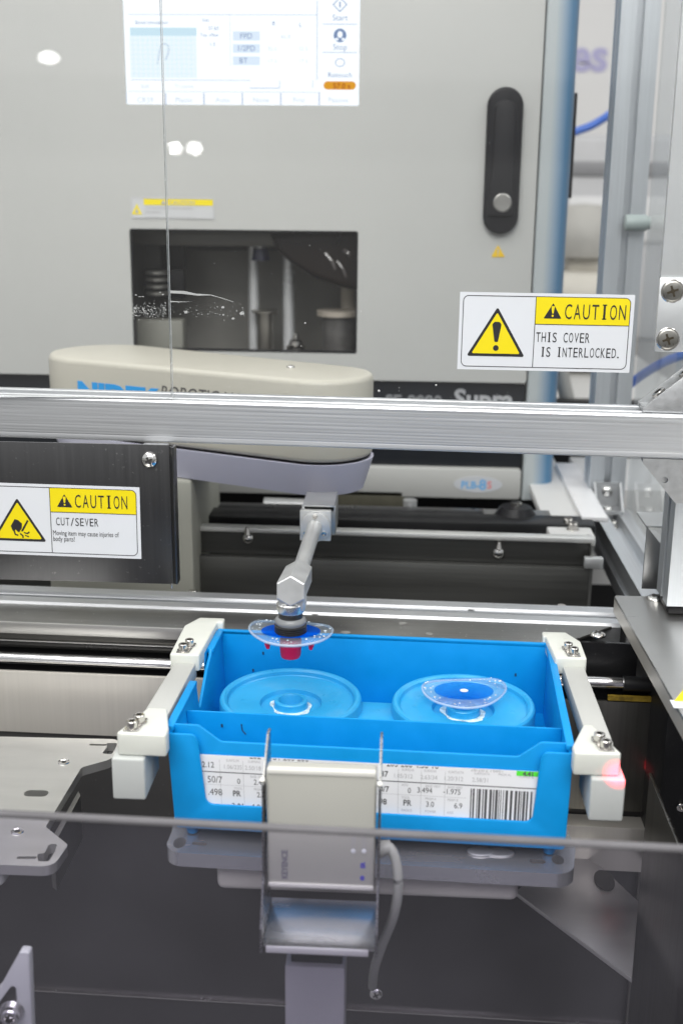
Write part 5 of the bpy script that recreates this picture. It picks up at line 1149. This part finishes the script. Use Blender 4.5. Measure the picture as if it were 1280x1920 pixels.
for k in range(120):
    px, py = r_.uniform(330, 1000), r_.choice((r_.uniform(690, 748), r_.uniform(690, 748), r_.uniform(430, 748), r_.uniform(150, 748))); rr = r_.choice((.0001, .0002, .0002, .0003, .0004))
    if 850 < px and 540 < py < 700: continue
    q = ay(px, py, PY0); m.lathe([(rr, 0), (rr * .8, rr * .35), (rr * .4, rr * .55), (0, rr * .6)], FRONT(PY0 - .00005) @ Matrix.Translation((q.x, q.z, 0)), 8)
for px, py, rr in ((710, 733, .0011), (676, 584, .0006), (572, 606, .0007), (817, 722, .0008)): q = ay(px, py, PY0); m.lathe([(rr, 0), (rr * .8, rr * .4), (rr * .4, rr * .65), (0, rr * .7)], FRONT(PY0 - .00005) @ Matrix.Translation((q.x, q.z, 0)), 14)
o = m.build('water_drops', M('dust_drop', (.60, .60, .59), .2, 0, .1), rp_, 1.0); o['kind'] = 'stuff'
# side acrylic sheet on the right
SX = sx_ = rx + .047
m = MB(); m.box(rx + .048, rx + .052, 1.06, RY - .002, SZ + .001, 1.75)
tag(m.build('side_cover', SIDEP), 'clear acrylic side sheet between the front and rear right posts', 'cover')
# low front cover near the camera
CYy = .60
zc0 = (ay(95, 1528, CYy).z + ay(1280, 1586, CYy).z) / 2
lc = thing('low_cover', (0, CYy, .45), 'low clear cover sheet with a dark top edge in front of the code reader', 'cover')
lc.rotation_euler.z = math.radians(-1.4)
m = MB(); m.box(-.45, .45, CYy - .0025, CYy + .0025, .45, zc0 - .0032); m.build('sheet', COVER, lc)
MB().box(-.45, .45, CYy - .0027, CYy + .0027, zc0 - .0030, zc0, .0008).build('edge', CEDGE, lc)

# ================================================================== BEYOND, ON THE RIGHT
cdv = thing('cream_device', (.6, 2.6, .7), 'blurred cream device standing far behind on the right', 'device')
p = ay(1105, 490, 2.6)
MB().box(p.x - .10, p.x + .10, 2.5, 2.75, p.z - .22, p.z - .02, .04, 4).build('body', CREAMD, cdv)
MB().lathe([(0, .06), (.05, .055), (.075, .02), (.08, -.02), (.07, -.05)], Matrix.Translation((p.x - .015, 2.62, p.z + .06)), 28).build('head', M('grey_head', (.42, .41, .38), .5), cdv)
MB().box(p.x - .05, p.x + .05, 2.58, 2.68, p.z - .03, p.z + .03, .02, 3).build('neck', CREAMD, cdv)
gc = thing('grey_cabinet', (.75, 3.2, .9), 'pale grey cabinet with a dark slot, out of focus against the white wall', 'cabinet')
p = ay(1120, 330, 3.1); q = ay(1120, 640, 3.1)
MB().box(p.x - .10, p.x + .30, 3.1, 3.4, q.z, p.z + .10, .02, 3).build('body', M('cabinet_grey', (.50, .50, .51), .5), gc)
MB().box(p.x - .07, p.x + .25, 3.092, 3.1, p.z + .0, p.z + .035, .003).build('slot', M('slot_grey', (.22, .22, .23), .5), gc)
MB().box(p.x - .07, p.x + .25, 3.092, 3.1, p.z - .16, p.z - .05, .003).build('door', M('cabinet_door', (.66, .66, .66), .4), gc)
def hose(pts, r, label):
    P = [ay(x, y, Y) for x, y, Y in pts]; tag(MB().tube(P, r, 12, 8).build('air_hose', HOSE, None, 1.0), label, 'hose', 'blue air hoses')
hose([(1040, 262, 2.2), (1078, 247, 2.2), (1115, 232, 2.2), (1160, 200, 2.2), (1210, 150, 2.25)], .007, 'upper blue air hose crossing behind the rear post')
hose([(1150, 745, 1.62), (1178, 722, 1.60), (1215, 695, 1.58), (1260, 672, 1.56), (1320, 655, 1.54)], .0062, 'lower blue air hose hanging behind the side sheet')
cbp = [ay(x, y, 1.75) for x, y in ((1030, 540), (1044, 640), (1056, 720), (1074, 790), (1085, 850))]
tag(MB().tube(cbp, .011, 14, 8).build('grey_conduit', M('grey_conduit', (.36, .36, .34), .5), None, 1.0), 'thick grey conduit curving down behind the blue pillar', 'conduit')
